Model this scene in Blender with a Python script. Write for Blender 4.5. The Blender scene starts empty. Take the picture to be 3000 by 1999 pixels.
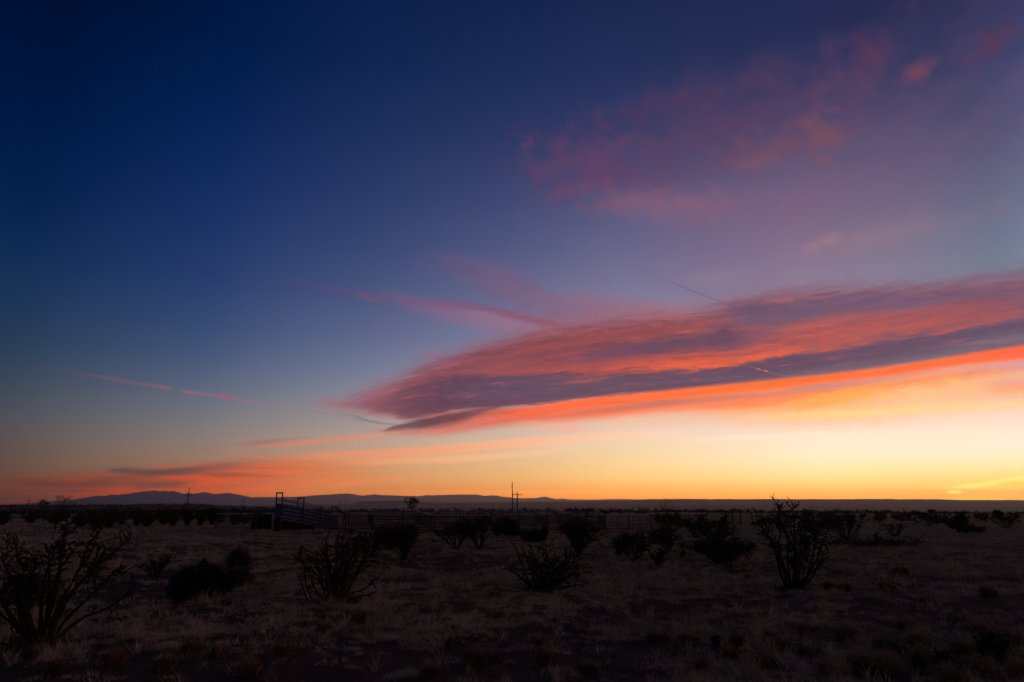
import bpy, bmesh, math, random
import numpy as np
from mathutils import Vector, Matrix
R = math.radians
sc = bpy.context.scene
# ---------------------------------------------------------------- camera
W0, H0, FPX = 3000.0, 1999.0, 2000.0
HOR = 1478.0
PITCH = math.atan((HOR - H0 / 2) / FPX)
CAM_H = 2.2
cam_data = bpy.data.cameras.new('camera')
cam = bpy.data.objects.new('camera', cam_data)
sc.collection.objects.link(cam)
cam.location = (0, 0, CAM_H)
cam.rotation_euler = (R(90) + PITCH, 0, 0)
cam_data.sensor_width = 36.0
cam_data.lens = 36.0 * FPX / W0
cam_data.clip_start = 0.1
cam_data.clip_end = 120000
sc.camera = cam
sc.render.resolution_x, sc.render.resolution_y = 1024, 682
sc.render.engine = 'CYCLES'
sc.cycles.use_denoising = True
sc.cycles.denoising_prefilter = 'NONE'
sc.cycles.max_bounces = 4
sc.cycles.diffuse_bounces = 2
sc.cycles.volume_bounces = 0
sc.cycles.use_adaptive_sampling = True
sc.cycles.adaptive_threshold = 0.02
HAZE = 0.000075; HAZE_TOP = 420.0; HAZE_R = 21000.0
sc.view_settings.view_transform = 'Standard'
sc.view_settings.look = 'None'
sc.view_settings.exposure = 0
sc.view_settings.gamma = 1

def px_dir(x, y):
    """direction in the world of a photograph pixel (3000 wide)"""
    u = (x - W0 / 2) / FPX; v = (H0 / 2 - y) / FPX
    c, s = math.cos(PITCH), math.sin(PITCH)
    return Vector((u, c - v * s, s + v * c)).normalized()
def px_ae(x, y):
    d = px_dir(x, y)
    return math.degrees(math.atan2(d.x, d.y)), math.degrees(math.asin(d.z))
def ae_px(az, el):
    a, e = R(az), R(el)
    d = Vector((math.sin(a) * math.cos(e), math.cos(a) * math.cos(e), math.sin(e)))
    c, s = math.cos(PITCH), math.sin(PITCH)
    f = d.y * c + d.z * s; v = -d.y * s + d.z * c
    return W0 / 2 + FPX * d.x / f, H0 / 2 - FPX * v / f
def gpt(x, y):
    """point of the level plain seen at a photograph pixel"""
    d = px_dir(x, y); t = -CAM_H / d.z
    return d.x * t, d.y * t
def at(x, dist):
    d = px_dir(x, HOR); return d.x * dist / d.y, dist
def s2l(c):
    out = []
    for v in c[:3]:
        v = v / 255.0
        out.append(v / 12.92 if v <= 0.04045 else ((v + 0.055) / 1.055) ** 2.4)
    return out

# ---------------------------------------------------------------- world: dusk sky
world = bpy.data.worlds.new('World'); sc.world = world
world.use_nodes = True
WORLD_TREE = world.node_tree
for n in list(WORLD_TREE.nodes): WORLD_TREE.nodes.remove(n)
WT = bpy.data.node_groups.new('dusk_sky', 'ShaderNodeTree')     # the painted glow and clouds
WT.interface.new_socket('Color', in_out='OUTPUT', socket_type='NodeSocketColor')

class S:
    """socket with arithmetic, so that the sky can be written as formulas"""
    def __init__(s, sock): s.k = sock
    def __add__(a, b): return mth('ADD', a, b)
    def __radd__(a, b): return mth('ADD', b, a)
    def __sub__(a, b): return mth('SUBTRACT', a, b)
    def __rsub__(a, b): return mth('SUBTRACT', b, a)
    def __mul__(a, b): return mth('MULTIPLY', a, b)
    def __rmul__(a, b): return mth('MULTIPLY', b, a)
    def __truediv__(a, b): return mth('DIVIDE', a, b)
TREE = [WT]
def new(t): return TREE[0].nodes.new(t)
def put(sock, v):
    if isinstance(v, S): TREE[0].links.new(v.k, sock)
    else: sock.default_value = v
def mth(op, a, b=0.0, c=None, clamp=False):
    n = new('ShaderNodeMath'); n.operation = op; n.use_clamp = clamp
    put(n.inputs[0], a); put(n.inputs[1], b)
    if c is not None: put(n.inputs[2], c)
    return S(n.outputs[0])
def smooth(lo, hi, v):
    n = new('ShaderNodeMapRange'); n.interpolation_type = 'SMOOTHSTEP'
    put(n.inputs[0], v); put(n.inputs[1], lo); put(n.inputs[2], hi)
    return S(n.outputs[0])
def lin(lo, hi, v):
    n = new('ShaderNodeMapRange')
    put(n.inputs[0], v); put(n.inputs[1], lo); put(n.inputs[2], hi)
    return S(n.outputs[0])
def mixc(f, a, b, mode='MIX'):
    n = new('ShaderNodeMix'); n.data_type = 'RGBA'; n.blend_type = mode; n.clamp_factor = True
    put(n.inputs['Factor'], f)
    for s_, v in ((n.inputs[6], a), (n.inputs[7], b)):
        if isinstance(v, S): put(s_, v)
        else: s_.default_value = (*v[:3], 1)
    return S(n.outputs[2])
def vec(x, y, z=0.0):
    n = new('ShaderNodeCombineXYZ')
    put(n.inputs[0], x); put(n.inputs[1], y); put(n.inputs[2], z)
    return S(n.outputs[0])
def scale_c(c, f):
    n = new('ShaderNodeVectorMath'); n.operation = 'SCALE'
    put(n.inputs[0], c); put(n.inputs['Scale'], f); return S(n.outputs[0])
def grey(v):
    n = new('ShaderNodeCombineColor')
    for i in range(3): put(n.inputs[i], v)
    return S(n.outputs[0])
def noise(v, scale=1.0, detail=4.0, rough=0.55, lac=2.0, dist=0.0):
    n = new('ShaderNodeTexNoise'); put(n.inputs['Vector'], v)
    n.inputs['Scale'].default_value = scale; n.inputs['Detail'].default_value = detail
    n.inputs['Roughness'].default_value = rough; n.inputs['Lacunarity'].default_value = lac
    n.inputs['Distortion'].default_value = dist
    return S(n.outputs['Fac'])
def ramp(f, stops, interp='LINEAR'):
    n = new('ShaderNodeValToRGB'); put(n.inputs[0], f); r = n.color_ramp; r.interpolation = interp
    while len(r.elements) < len(stops): r.elements.new(0.5)
    for e, (p, c) in zip(r.elements, sorted(stops, key=lambda q: q[0])):
        e.position = min(max(p, 0), 1); e.color = (*c, 1)
    return S(n.outputs[0])

tc = new('ShaderNodeTexCoord')
sep = new('ShaderNodeSeparateXYZ'); WT.links.new(tc.outputs['Generated'], sep.inputs[0])
dx, dy, dz = (S(sep.outputs[i]) for i in range(3))
DEG = 180 / math.pi
AZ = mth('ARCTAN2', dx, dy) * DEG
EL = mth('ARCSINE', mth('MINIMUM', mth('MAXIMUM', dz, -1.0), 1.0)) * DEG

# colours of the clear air between the clouds, by column of the photograph
GY = [0, 200, 400, 600, 800, 1000, 1100, 1200, 1260, 1300, 1350, 1400, 1440, 1470]
GX = [0, 600, 1200, 1800, 2400, 3000]
GC = {
 0:   [(0,12,42),(0,18,55),(0,24,66),(4,32,73),(18,46,84),(38,58,84),(52,68,86),(72,76,86),(82,78,80),(86,77,74),(90,74,66),(90,70,58),(84,58,50),(78,48,46)],
 600: [(1,22,62),(2,28,76),(8,36,88),(22,46,98),(34,58,106),(58,78,116),(78,94,122),(108,112,120),(122,118,118),(136,120,110),(148,116,96),(152,104,78),(154,86,60),(156,76,50)],
 1200:[(14,32,74),(20,40,82),(34,50,92),(48,62,106),(66,80,120),(100,108,144),(122,130,152),(152,148,150),(174,156,146),(192,162,140),(204,156,116),(210,146,92),(206,124,68),(200,108,56)],
 1800:[(26,36,74),(36,48,88),(50,60,102),(80,84,122),(108,110,146),(146,140,160),(176,160,164),(216,188,174),(234,200,176),(236,206,170),(242,206,150),(246,196,118),(240,158,80),(228,130,60)],
 2400:[(34,38,76),(44,52,92),(80,70,104),(120,100,126),(142,122,146),(150,134,152),(180,156,156),(238,200,182),(253,224,200),(255,232,208),(255,232,184),(255,216,140),(255,176,86),(250,148,56)],
 3000:[(54,50,82),(62,62,98),(78,80,112),(96,108,132),(112,128,146),(140,134,154),(214,170,160),(250,212,186),(255,226,204),(252,232,206),(250,230,180),(255,208,110),(255,178,72),(252,160,58)],
}
def grid(x, y):
    x = min(max(x, 0), 3000); y = min(max(y, 0), 1470)
    i = min(int(x // 600), 4); fx = (x - GX[i]) / 600
    j = max(k for k in range(len(GY)) if GY[k] <= y); j = min(j, len(GY) - 2)
    fy = (y - GY[j]) / (GY[j + 1] - GY[j])
    def col(xx): 
        a, b = GC[xx][j], GC[xx][j + 1]
        return [a[k] + (b[k] - a[k]) * fy for k in range(3)]
    a, b = col(GX[i]), col(GX[i + 1])
    fx = fx * fx * (3 - 2 * fx) * 0.35 + fx * 0.65
    return [a[k] + (b[k] - a[k]) * fx for k in range(3)]
ELS = [0.0, 0.5, 1.0, 1.5, 2.0, 2.6, 3.3, 4.0, 5.0, 6.0, 7.5, 9, 11, 13.5, 17, 21, 25, 30, 35, 41]
def boost(el):      # the low air inside the haze takes a little of the glow away
    return 1.0 + HB * math.exp(-max(el, 0) / 1.6)
HB = 0.0
COLS = [-37, -25, -12.5, 0, 9, 17, 24, 30.5, 37]
def column(az, gain=1.0, dusk=(0.034, 0.038, 0.060), mixd=0.0):
    st = []
    for el in ELS:
        x, y = ae_px(min(max(az, -37), 37), el)
        c = s2l(grid(x, y)); b = boost(el)
        st.append((el / 90, [v * gain * b * (1 - mixd) + d * mixd for v, d in zip(c, dusk)]))
    top = st[-1][1]
    st.append((0.62, [0.5 * (a + b) for a, b in zip(top, dusk)]))
    st.append((0.98, list(dusk)))
    return st
SKY = None
ramps = [(-180, column(-37, 0.55, mixd=0.55)), (-110, column(-37, 0.7, mixd=0.35)), (-60, column(-37, 0.9))]
ramps += [(a, column(a)) for a in COLS]
ramps += [(52, column(37, 1.8)), (85, column(37, 0.8, mixd=0.2)), (130, column(37, 0.10, mixd=0.6)), (180, column(-37, 0.55, mixd=0.55))]
elf = EL / 90.0
prev = None
for az, st in ramps:
    c = ramp(elf, st)
    SKY = c if SKY is None else mixc(lin(float(prev), float(az), AZ), SKY, c)
    prev = az

# ---- clouds: bands between two curves over azimuth, frayed by stretched noise
A0, A1, E1 = -50.0, 50.0, 50.0
azn = (AZ - A0) / (A1 - A0)
def curve(pts, px=True, scale=E1):
    """value over azimuth; pts are photograph pixels (px) or (x pixel, value)"""
    n = new('ShaderNodeFloatCurve'); put(n.inputs['Value'], azn)
    q = []
    for x, y in pts:
        if px: a, e = px_ae(x, y)
        else: a, e = px_ae(x, 1200)[0], y
        q.append(((a - A0) / (A1 - A0), e / scale))
    q.sort()
    q = [(0.0, q[0][1])] + [t for t in q if 0.001 < t[0] < 0.999] + [(1.0, q[-1][1])]
    cm = n.mapping; c = cm.curves[0]
    cm.use_clip = False; cm.extend = 'HORIZONTAL'
    while len(c.points) < len(q): c.points.new(0.5, 0.5)
    for p, (a, e) in zip(c.points, q):
        p.location = (a, e); p.handle_type = 'AUTO_CLAMPED' if px else 'VECTOR'
    if len(q) < len(c.points):
        raise ValueError
    cm.update()
    return S(n.outputs[0]) * scale
def azramp(stops):
    return ramp(azn, [((px_ae(x, 1200)[0] - A0) / (A1 - A0), s2l(c)) for x, c in stops])

MID = curve([(0, 1440), (500, 1390), (900, 1330), (1100, 1250), (1400, 1190), (1700, 1140), (2000, 1110), (2500, 1050), (3000, 960)])
CROSS = EL - MID                       # height above the axis of the long cloud
n_big = noise(vec(AZ * 0.10, CROSS * 0.55, 3.0), 1.0, 3.0, 0.5) - 0.5
n_str = noise(vec(AZ * 0.22 + CROSS * 0.25, CROSS * 2.2, 7.0), 1.0, 5.0, 0.6) - 0.5
n_fin = noise(vec(AZ * 0.9 + CROSS * 1.6, CROSS * 6.5, 1.0), 1.0, 6.0, 0.66) - 0.5
n_fib = noise(vec(AZ * 1.5 - CROSS * 1.2, CROSS * 3.2 + AZ * 0.5, 5.0), 1.0, 5.0, 0.65) - 0.5
n_flf = noise(vec(AZ * 0.33, EL * 0.5, 11.0), 1.0, 5.0, 0.6) - 0.5
n_flm = noise(vec(AZ * 0.7 + EL * 0.4, EL * 0.8 - AZ * 0.22, 13.0), 1.0, 4.0, 0.5) - 0.5
n_low = noise(vec(AZ * 0.16, EL * 2.4 - AZ * 0.10, 17.0), 1.0, 5.0, 0.6) - 0.5

n_hat = noise(vec(AZ * 1.9 + CROSS * 3.4, CROSS * 2.6 - AZ * 0.25, 9.0), 1.0, 5.0, 0.6) - 0.5
n_lay = noise(vec(AZ * 0.16 + 3.0, EL * 4.6 - AZ * 0.2, 23.0), 1.0, 5.0, 0.62) - 0.5
# the noises come first in evaluation order: everything below leans on them (keeps the shader's stack small)
tiny = (n_big + n_str + n_fin + n_fib + n_flf + n_flm + n_low + n_hat + n_lay) * 1e-7
AZ = AZ + tiny; EL = EL + tiny; azn = azn + tiny; CROSS = CROSS + tiny

# the sky is painted in a row of small node groups, one after another
SHARED = ['AZ', 'EL', 'azn', 'CROSS', 'n_big', 'n_str', 'n_fin', 'n_fib', 'n_flf', 'n_flm', 'n_low', 'n_hat', 'n_lay']
STAGES = []
def close_stage():
    go = new('NodeGroupOutput'); put(go.inputs[0], SKY)
    if not STAGES:
        for k, nm in enumerate(SHARED): put(go.inputs[k + 1], globals()[nm])
    STAGES.append(WT)
def next_stage():
    global WT, SKY
    if not STAGES:
        for nm in SHARED: WT.interface.new_socket(nm, in_out='OUTPUT', socket_type='NodeSocketFloat')
    close_stage()
    WT = bpy.data.node_groups.new('dusk_sky', 'ShaderNodeTree'); TREE[0] = WT
    WT.interface.new_socket('Color', in_out='OUTPUT', socket_type='NodeSocketColor')
    WT.interface.new_socket('Color', in_out='INPUT', socket_type='NodeSocketColor')
    for nm in SHARED: WT.interface.new_socket(nm, in_out='INPUT', socket_type='NodeSocketFloat')
    gi = new('NodeGroupInput'); SKY = S(gi.outputs[0])
    for k, nm in enumerate(SHARED): globals()[nm] = S(gi.outputs[k + 1])
    sc_ = new('ShaderNodeSeparateColor'); put(sc_.inputs[0], SKY); wait = S(sc_.outputs[0]) * 1e-9
    for nm in SHARED[:4]: globals()[nm] = globals()[nm] + wait       # each stage waits for the one before
PAINTED = [0]
next_stage()

def paint(mask, col):
    global SKY
    SKY = mixc(mask, SKY, col if isinstance(col, S) else s2l(col))
def band(top, bot, st, sb, op, col, warp=None, mod=None):
    T, B = curve(top), curve(bot)
    e = EL if warp is None else EL + warp
    m = smooth(B - sb, B + sb, e) * smooth(T + st, T - st, e)
    m = m * curve(op, px=False, scale=1.0)
    if mod is not None: m = mth('MULTIPLY', m, mod, clamp=True)
    paint(m, azramp(col) if isinstance(col, list) else col)
def line(pts, half, soft, op, col, warp=None):
    C = curve(pts); e = EL if warp is None else EL + warp
    d = mth('ABSOLUTE', e - C)
    m = smooth(half + soft, half * 0.4, d) * curve(op, px=False, scale=1.0)
    paint(m, azramp(col) if isinstance(col, list) else col)
def blob(x, y, rx, ry, rot, col, strength, nz=None, thr=0.0, sharp=0.5):
    """soft elliptical patch, torn by noise"""
    a, e = px_ae(x, y); k = 1 / 35.0
    ca, sa = math.cos(R(rot)), math.sin(R(rot))
    u = (AZ - a) * math.cos(R(e)); v = EL - e
    p = (u * ca + v * sa) / (rx * k); q = (v * ca - u * sa) / (ry * k)
    d = mth('SQRT', p * p + q * q)
    f = 1.0 - d
    if nz is not None: f = f + nz
    paint(smooth(thr, thr + sharp, f) * strength, col)
# high thin veil, upper right
blob(2350, 590, 980, 380, 8, (126, 96, 124), 0.6, n_flf * 1.3, 0.0, 1.80)
blob(2120, 380, 680, 210, 6, (92, 62, 92), 0.75, n_flf * 1.5 + n_flm * 0.2 + n_fib * 0.4, 0.0, 1.50)
blob(1780, 500, 360, 150, -18, (100, 64, 98), 0.8, n_flm * 1.1 + n_flf * 1.0 + n_fib * 0.8, 0.12, 1.12)
blob(1990, 300, 420, 60, 4, (84, 56, 90), 0.5, n_flm * 1.5, 0.1, 1.20)
blob(1620, 530, 240, 80, -38, (98, 62, 96), 0.5, n_flm * 2.2 + n_fib * 1.6, 0.2, 1.05)
next_stage()
blob(1560, 520, 60, 22, -40, (92, 60, 96), 0.4, n_flm + n_fib, 0.1, 1.20)
blob(1660, 540, 55, 34, -50, (104, 66, 96), 0.45, n_flm + n_fib, 0.1, 1.20)
blob(1720, 620, 60, 26, -50, (114, 76, 106), 0.45, n_flm + n_fib, 0.1, 1.20)
blob(1770, 370, 70, 22, -5, (88, 56, 88), 0.6, n_flm * 1.0, 0.1, 1.20)
blob(1960, 600, 380, 90, -8, (142, 98, 120), 0.8, n_flm * 1.2, 0.05, 1.35)
blob(2270, 420, 260, 90, 10, (118, 76, 96), 0.55, n_flm * 2.2 + n_flf, 0.15, 1.20)
next_stage()
blob(2420, 400, 80, 105, -28, (128, 80, 90), 0.75, n_flm * 1.6, 0.15, 1.12)
blob(2220, 480, 110, 30, 0, (124, 86, 104), 0.6, n_flm * 1.6, 0.1, 1.20)
blob(2550, 160, 70, 85, 10, (92, 58, 82), 0.8, n_flm * 1.3, 0.1, 1.12)
blob(2690, 206, 58, 42, 20, (124, 72, 86), 0.8, n_flm * 1.2, 0.1, 1.12)
blob(2520, 300, 130, 60, 40, (92, 66, 94), 0.6, n_flm * 2.4, 0.2, 1.05)
blob(2410, 260, 70, 60, 10, (98, 66, 90), 0.6, n_flm * 2.0, 0.1, 1.20)
next_stage()
blob(2900, 130, 100, 52, 35, (90, 56, 78), 0.8, n_flm * 1.8, 0.15, 1.12)
blob(2410, 716, 130, 36, 10, (168, 124, 134), 0.6, n_flm * 2.2, 0.15, 1.20)
blob(2600, 690, 330, 70, 5, (156, 124, 136), 0.5, n_flf * 1.5, 0.1, 1.50)
blob(2110, 810, 150, 40, 0, (158, 130, 142), 0.5, n_flf * 1.5, 0.1, 1.50)
# violet-pink fans above the long cloud
band([(1250, 735), (1400, 765), (1600, 850), (1800, 875), (2050, 915), (2300, 940)],
     [(1250, 800), (1400, 850), (1600, 940), (1800, 985), (2050, 990), (2300, 1000)], 0.7, 0.9,
     [(1200, 0), (1330, 0.5), (1600, 0.75), (2000, 0.9), (2200, 0.5), (2300, 0)],
     [(1250, (92, 82, 122)), (1500, (118, 94, 126)), (1800, (142, 106, 128)), (2200, (168, 116, 124))], n_flm * 2.0 + n_fib, n_flm * 1.6 + n_fin * 0.8 + 1.15)
blob(1350, 780, 90, 34, -28, (96, 80, 118), 0.4, n_flm * 1.4, 0.2, 0.6)
next_stage()
blob(1510, 815, 150, 50, -28, (112, 88, 120), 0.4, n_flm * 1.6, 0.2, 0.6)
band([(1050, 835), (1200, 868), (1400, 900), (1600, 935), (1800, 965)],
     [(1050, 850), (1200, 905), (1400, 960), (1600, 985), (1800, 990)], 0.35, 0.7,
     [(1050, 0), (1200, 0.7), (1500, 0.7), (1750, 0.4), (1800, 0)],
     [(1050, (98, 84, 122)), (1400, (146, 108, 134)), (1750, (172, 112, 120))], n_fib * 1.3, n_flm + 1.0)
line([(760, 822), (900, 838), (1100, 868), (1250, 888), (1400, 900), (1550, 935), (1700, 968), (1800, 985)], 0.10, 0.5,
     [(640, 0), (850, 0.45), (1050, 0.4), (1180, 0.6), (1600, 0.75), (1800, 0.5), (1850, 0)],
     [(800, (62, 66, 108)), (1180, (110, 84, 124)), (1400, (122, 82, 110)), (1650, (138, 76, 92)), (1800, (150, 76, 80))], n_fib * 1.1 + n_fin * 0.6)
line([(1020, 852), (1060, 866), (1110, 882)], 0.12, 0.25, [(1010, 0), (1050, 0.6), (1090, 0.6), (1120, 0)], (112, 82, 118), n_fin * 0.3)
line([(460, 757), (560, 782), (640, 800)], 0.08, 0.5, [(440, 0), (520, 0.3), (600, 0.3), (660, 0)], (44, 52, 98), n_fin * 0.4)
blob(1280, 1045, 80, 20, -12, (140, 108, 140), 0.7, n_fin * 0.8, 0.1, 0.7)
# contrail on the left
next_stage()
line([(0, 1058), (150, 1083), (250, 1097), (330, 1110), (400, 1124), (480, 1134), (540, 1147), (680, 1167), (820, 1190), (950, 1212), (1100, 1236)], 0.07, 0.14,
     [(0, 0.1), (180, 0.25), (300, 0.38), (480, 0.36), (498, 0), (528, 0), (545, 0.45), (690, 0.36), (900, 0.3), (1100, 0.15), (1130, 0)],
     [(0, (48, 52, 76)), (300, (126, 82, 102)), (560, (160, 98, 112)), (850, (158, 104, 124)), (1100, (130, 104, 118))], n_fin * 0.22)
blob(485, 1137, 20, 8, -10, (140, 88, 104), 0.45, None, 0.0, 0.6)
blob(550, 1149, 20, 7, -5, (150, 92, 106), 0.45, None, 0.0, 0.6)
blob(660, 1163, 34, 9, -8, (150, 92, 106), 0.45, None, 0.0, 0.6)
line([(1000, 1213), (1100, 1238), (1200, 1245)], 0.05, 0.10, [(980, 0), (1050, 0.6), (1150, 0.4), (1220, 0)], (120, 98, 112))
# feathers blown off its upper edge and its tip
next_stage()
band([(980, 1160), (1120, 1108), (1260, 1045), (1400, 995), (1500, 968), (1700, 925), (1900, 900), (2050, 885), (2150, 862), (2300, 838), (2500, 826), (2800, 808), (3000, 775)],
     [(980, 1190), (1120, 1150), (1260, 1095), (1400, 1045), (1500, 1018), (1700, 978), (1900, 950), (2050, 935), (2150, 905), (2300, 878), (2500, 862), (2800, 842), (3000, 815)], 0.7, 0.5,
     [(940, 0), (1060, 0.6), (1500, 0.65), (2000, 0.5), (2400, 0.55), (3100, 0.6)],
     [(1000, (142, 106, 128)), (1250, (136, 88, 108)), (1600, (150, 94, 106)), (2000, (160, 104, 112)), (2400, (120, 96, 118)), (3000, (114, 94, 118))], n_hat * 3.2 + n_fin * 1.8 + n_flm * 0.8, n_fin * 2.4 + n_hat * 1.4 + 0.75)
line([(900, 1178), (1000, 1182), (1120, 1186), (1250, 1180)], 0.14, 0.4, [(880, 0), (980, 0.5), (1100, 0.7), (1260, 0)], (158, 104, 118), n_fin * 0.8)
line([(940, 1196), (1050, 1206), (1180, 1222), (1280, 1226)], 0.12, 0.35, [(920, 0), (1020, 0.45), (1180, 0.6), (1300, 0)], (172, 112, 112), n_fin * 0.7)
line([(1010, 1160), (1100, 1150), (1220, 1128)], 0.10, 0.35, [(1000, 0), (1090, 0.5), (1200, 0.5), (1250, 0)], (150, 98, 114), n_fin * 0.9)
next_stage()
# the long cloud: body
band([(880, 1182), (1000, 1170), (1120, 1135), (1260, 1075), (1400, 1025), (1500, 998), (1700, 960), (1900, 935), (2050, 920), (2150, 890), (2300, 862), (2500, 848), (2800, 828), (3000, 800), (3100, 790)],
     [(880, 1190), (1000, 1196), (1120, 1212), (1200, 1226), (1350, 1205), (1500, 1192), (1700, 1170), (2000, 1150), (2500, 1100), (3000, 1025), (3100, 1010)], 0.75, 0.35,
     [(860, 0), (960, 0.35), (1080, 0.85), (1200, 0.97), (3200, 0.97)],
     [(900, (150, 110, 128)), (1100, (146, 84, 96)), (1250, (136, 74, 84)), (1600, (138, 68, 72)), (2000, (142, 74, 78)), (2400, (138, 86, 100)), (3000, (128, 84, 104))],
     n_str * 1.2 + n_fin * 1.7 + n_hat * 0.8 + n_big * 0.6)
# its violet shaded belly
next_stage()
band([(1060, 1172), (1200, 1132), (1400, 1098), (1600, 1098), (1800, 1094), (2000, 1088), (2150, 1074), (2240, 1050), (2430, 1030), (2600, 1000), (2720, 972), (2850, 954), (3000, 934), (3100, 920)],
     [(1060, 1200), (1200, 1222), (1350, 1202), (1500, 1190), (1700, 1168), (2000, 1142), (2300, 1112), (2500, 1088), (2700, 1062), (3000, 1012), (3100, 1000)], 0.42, 0.3,
     [(1040, 0), (1130, 0.6), (1260, 0.97), (3200, 0.97)],
     [(1100, (112, 72, 86)), (1300, (90, 62, 82)), (1600, (96, 72, 92)), (1800, (98, 74, 90)), (2000, (92, 72, 94)), (2300, (90, 68, 90)), (2700, (96, 72, 94)), (3000, (92, 76, 98))],
     n_str * 0.5 + n_fin * 0.6 + n_big * 0.9)
band([(1300, 1130), (1500, 1110), (1700, 1120), (2000, 1110), (3000, 950)], [(1300, 1180), (1500, 1165), (1700, 1150), (2000, 1130), (3000, 1000)], 0.5, 0.5,
     [(1250, 0), (1400, 0.5), (1800, 0.4), (3000, 0.4)], (92, 76, 104), n_str * 0.6, n_str + 0.9)
# grey-green tint at the lower rim of the belly
band([(2100, 1110), (2400, 1080), (2700, 1035), (3000, 975)], [(2100, 1140), (2400, 1100), (2700, 1062), (3000, 1008)], 0.5, 0.2,
     [(2050, 0), (2400, 0.5), (3100, 0.6)], (124, 110, 122), n_str * 0.3)
next_stage()
# flecks of lit and unlit cloud mixed through one another
UP = smooth(curve([(900, 1210), (1300, 1215), (1500, 1190), (2000, 1145), (2300, 1112), (2700, 1060), (3000, 1015)]), curve([(900, 1190), (1300, 1185), (1500, 1165), (2000, 1105), (2300, 1080), (2700, 1020), (3000, 975)]), EL) * smooth(curve([(900, 1160), (1260, 1060), (1500, 985), (1900, 915), (2150, 870), (2500, 830), (3000, 790)]), curve([(900, 1180), (1260, 1095), (1500, 1020), (1900, 950), (2150, 905), (2500, 865), (3000, 830)]), EL)
UP = UP * curve([(950, 0), (1150, 1.0), (3100, 1.0)], px=False, scale=1.0)
paint(UP * smooth(0.03, 0.30, n_fin * 0.8 + n_str * 1.0) * 0.55, azramp([(1100, (160, 84, 92)), (1500, (170, 76, 72)), (1900, (206, 84, 62)), (2400, (188, 82, 70)), (3000, (168, 80, 78))]))
paint(UP * smooth(0.02, 0.28, (n_hat * 0.7 - n_str * 1.0) - n_fin * 0.5) * 0.5, azramp([(1100, (116, 74, 92)), (1800, (98, 72, 92)), (3000, (106, 78, 100))]))
# dark patches high in the cloud
band([(1560, 1070), (1700, 1040), (1850, 1010), (2000, 985), (2150, 962), (2250, 965)], [(1560, 1085), (1700, 1078), (1850, 1056), (2000, 1046), (2150, 1030), (2250, 1010)], 0.4, 0.3,
     [(1540, 0), (1700, 0.55), (1900, 0.85), (2150, 0.85), (2260, 0)],
     (94, 68, 92), n_str * 1.8 + n_fin * 1.2 + n_hat * 0.8 + n_big * 1.2, n_str * 1.6 + n_flm + 0.95)
band([(2120, 895), (2300, 880), (2500, 862), (2800, 850), (3000, 845)], [(2120, 950), (2300, 950), (2500, 915), (2700, 900), (3000, 880)], 0.45, 0.5,
     [(2080, 0), (2220, 0.95), (2550, 0.95), (2800, 0.9), (3000, 0.8), (3100, 0.8)],
     [(2150, (106, 82, 108)), (2500, (110, 84, 108)), (3000, (116, 84, 108))], n_str * 1.5 + n_fin * 1.0 + n_big * 1.0)
# glowing middle streak
band([(1450, 1075), (1600, 1066), (1800, 1055), (2000, 1036), (2200, 1015), (2300, 965), (2450, 935), (2600, 918), (2800, 890), (2960, 878), (3100, 880)],
     [(1450, 1095), (1600, 1098), (1800, 1092), (2000, 1084), (2150, 1070), (2240, 1050), (2430, 1028), (2600, 996), (2720, 970), (2850, 950), (3000, 925), (3100, 915)], 0.5, 0.28,
     [(1380, 0), (1600, 0.5), (1800, 0.8), (2200, 0.95), (2960, 0.85), (3050, 0.6)],
     [(1500, (168, 80, 72)), (1800, (196, 84, 68)), (2050, (214, 88, 62)), (2250, (196, 86, 70)), (2500, (178, 84, 76)), (2800, (168, 80, 76)), (3000, (156, 80, 82))],
     n_str * 1.8 + n_fin * 1.1 + n_big * 0.8, n_fin * 1.5 + n_str * 2.6 + n_hat * 0.9 + n_flm * 0.8 + 0.82)
next_stage()
line([(1900, 1075), (2050, 1068), (2150, 1060), (2250, 1040), (2400, 1022)], 0.14, 0.3, [(1850, 0), (2000, 0.7), (2250, 0.6), (2400, 0)], (232, 98, 60), n_fin * 0.9)
# lower glowing streak
band([(1180, 1250), (1300, 1222), (1400, 1206), (1500, 1196), (1700, 1174), (2000, 1147), (2300, 1116), (2500, 1093), (2700, 1063), (3000, 1016), (3100, 1000)],
     [(1100, 1268), (1200, 1276), (1300, 1273), (1400, 1258), (1500, 1244), (1700, 1232), (2000, 1208), (2200, 1205), (2400, 1190), (2700, 1150), (3000, 1080), (3100, 1060)], 0.28, 0.45,
     [(1080, 0), (1160, 0.5), (1260, 0.85), (1500, 0.95), (3200, 0.95)],
     [(1150, (214, 124, 104)), (1300, (212, 110, 92)), (1500, (222, 98, 74)), (1700, (250, 118, 72)), (2000, (255, 128, 76)), (2400, (255, 136, 72)), (2800, (255, 146, 84)), (3000, (250, 120, 84))],
     n_str * 0.4 + n_fin * 0.3)
line([(1500, 1210), (1700, 1184), (2000, 1154), (2300, 1124), (2500, 1103), (2700, 1076), (3000, 1032)], 0.28, 0.35, [(1400, 0), (1600, 0.8), (2000, 0.95), (3100, 0.95)],
     [(1600, (252, 100, 54)), (2300, (255, 114, 46)), (3000, (252, 98, 56))], n_str * 0.3)
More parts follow.
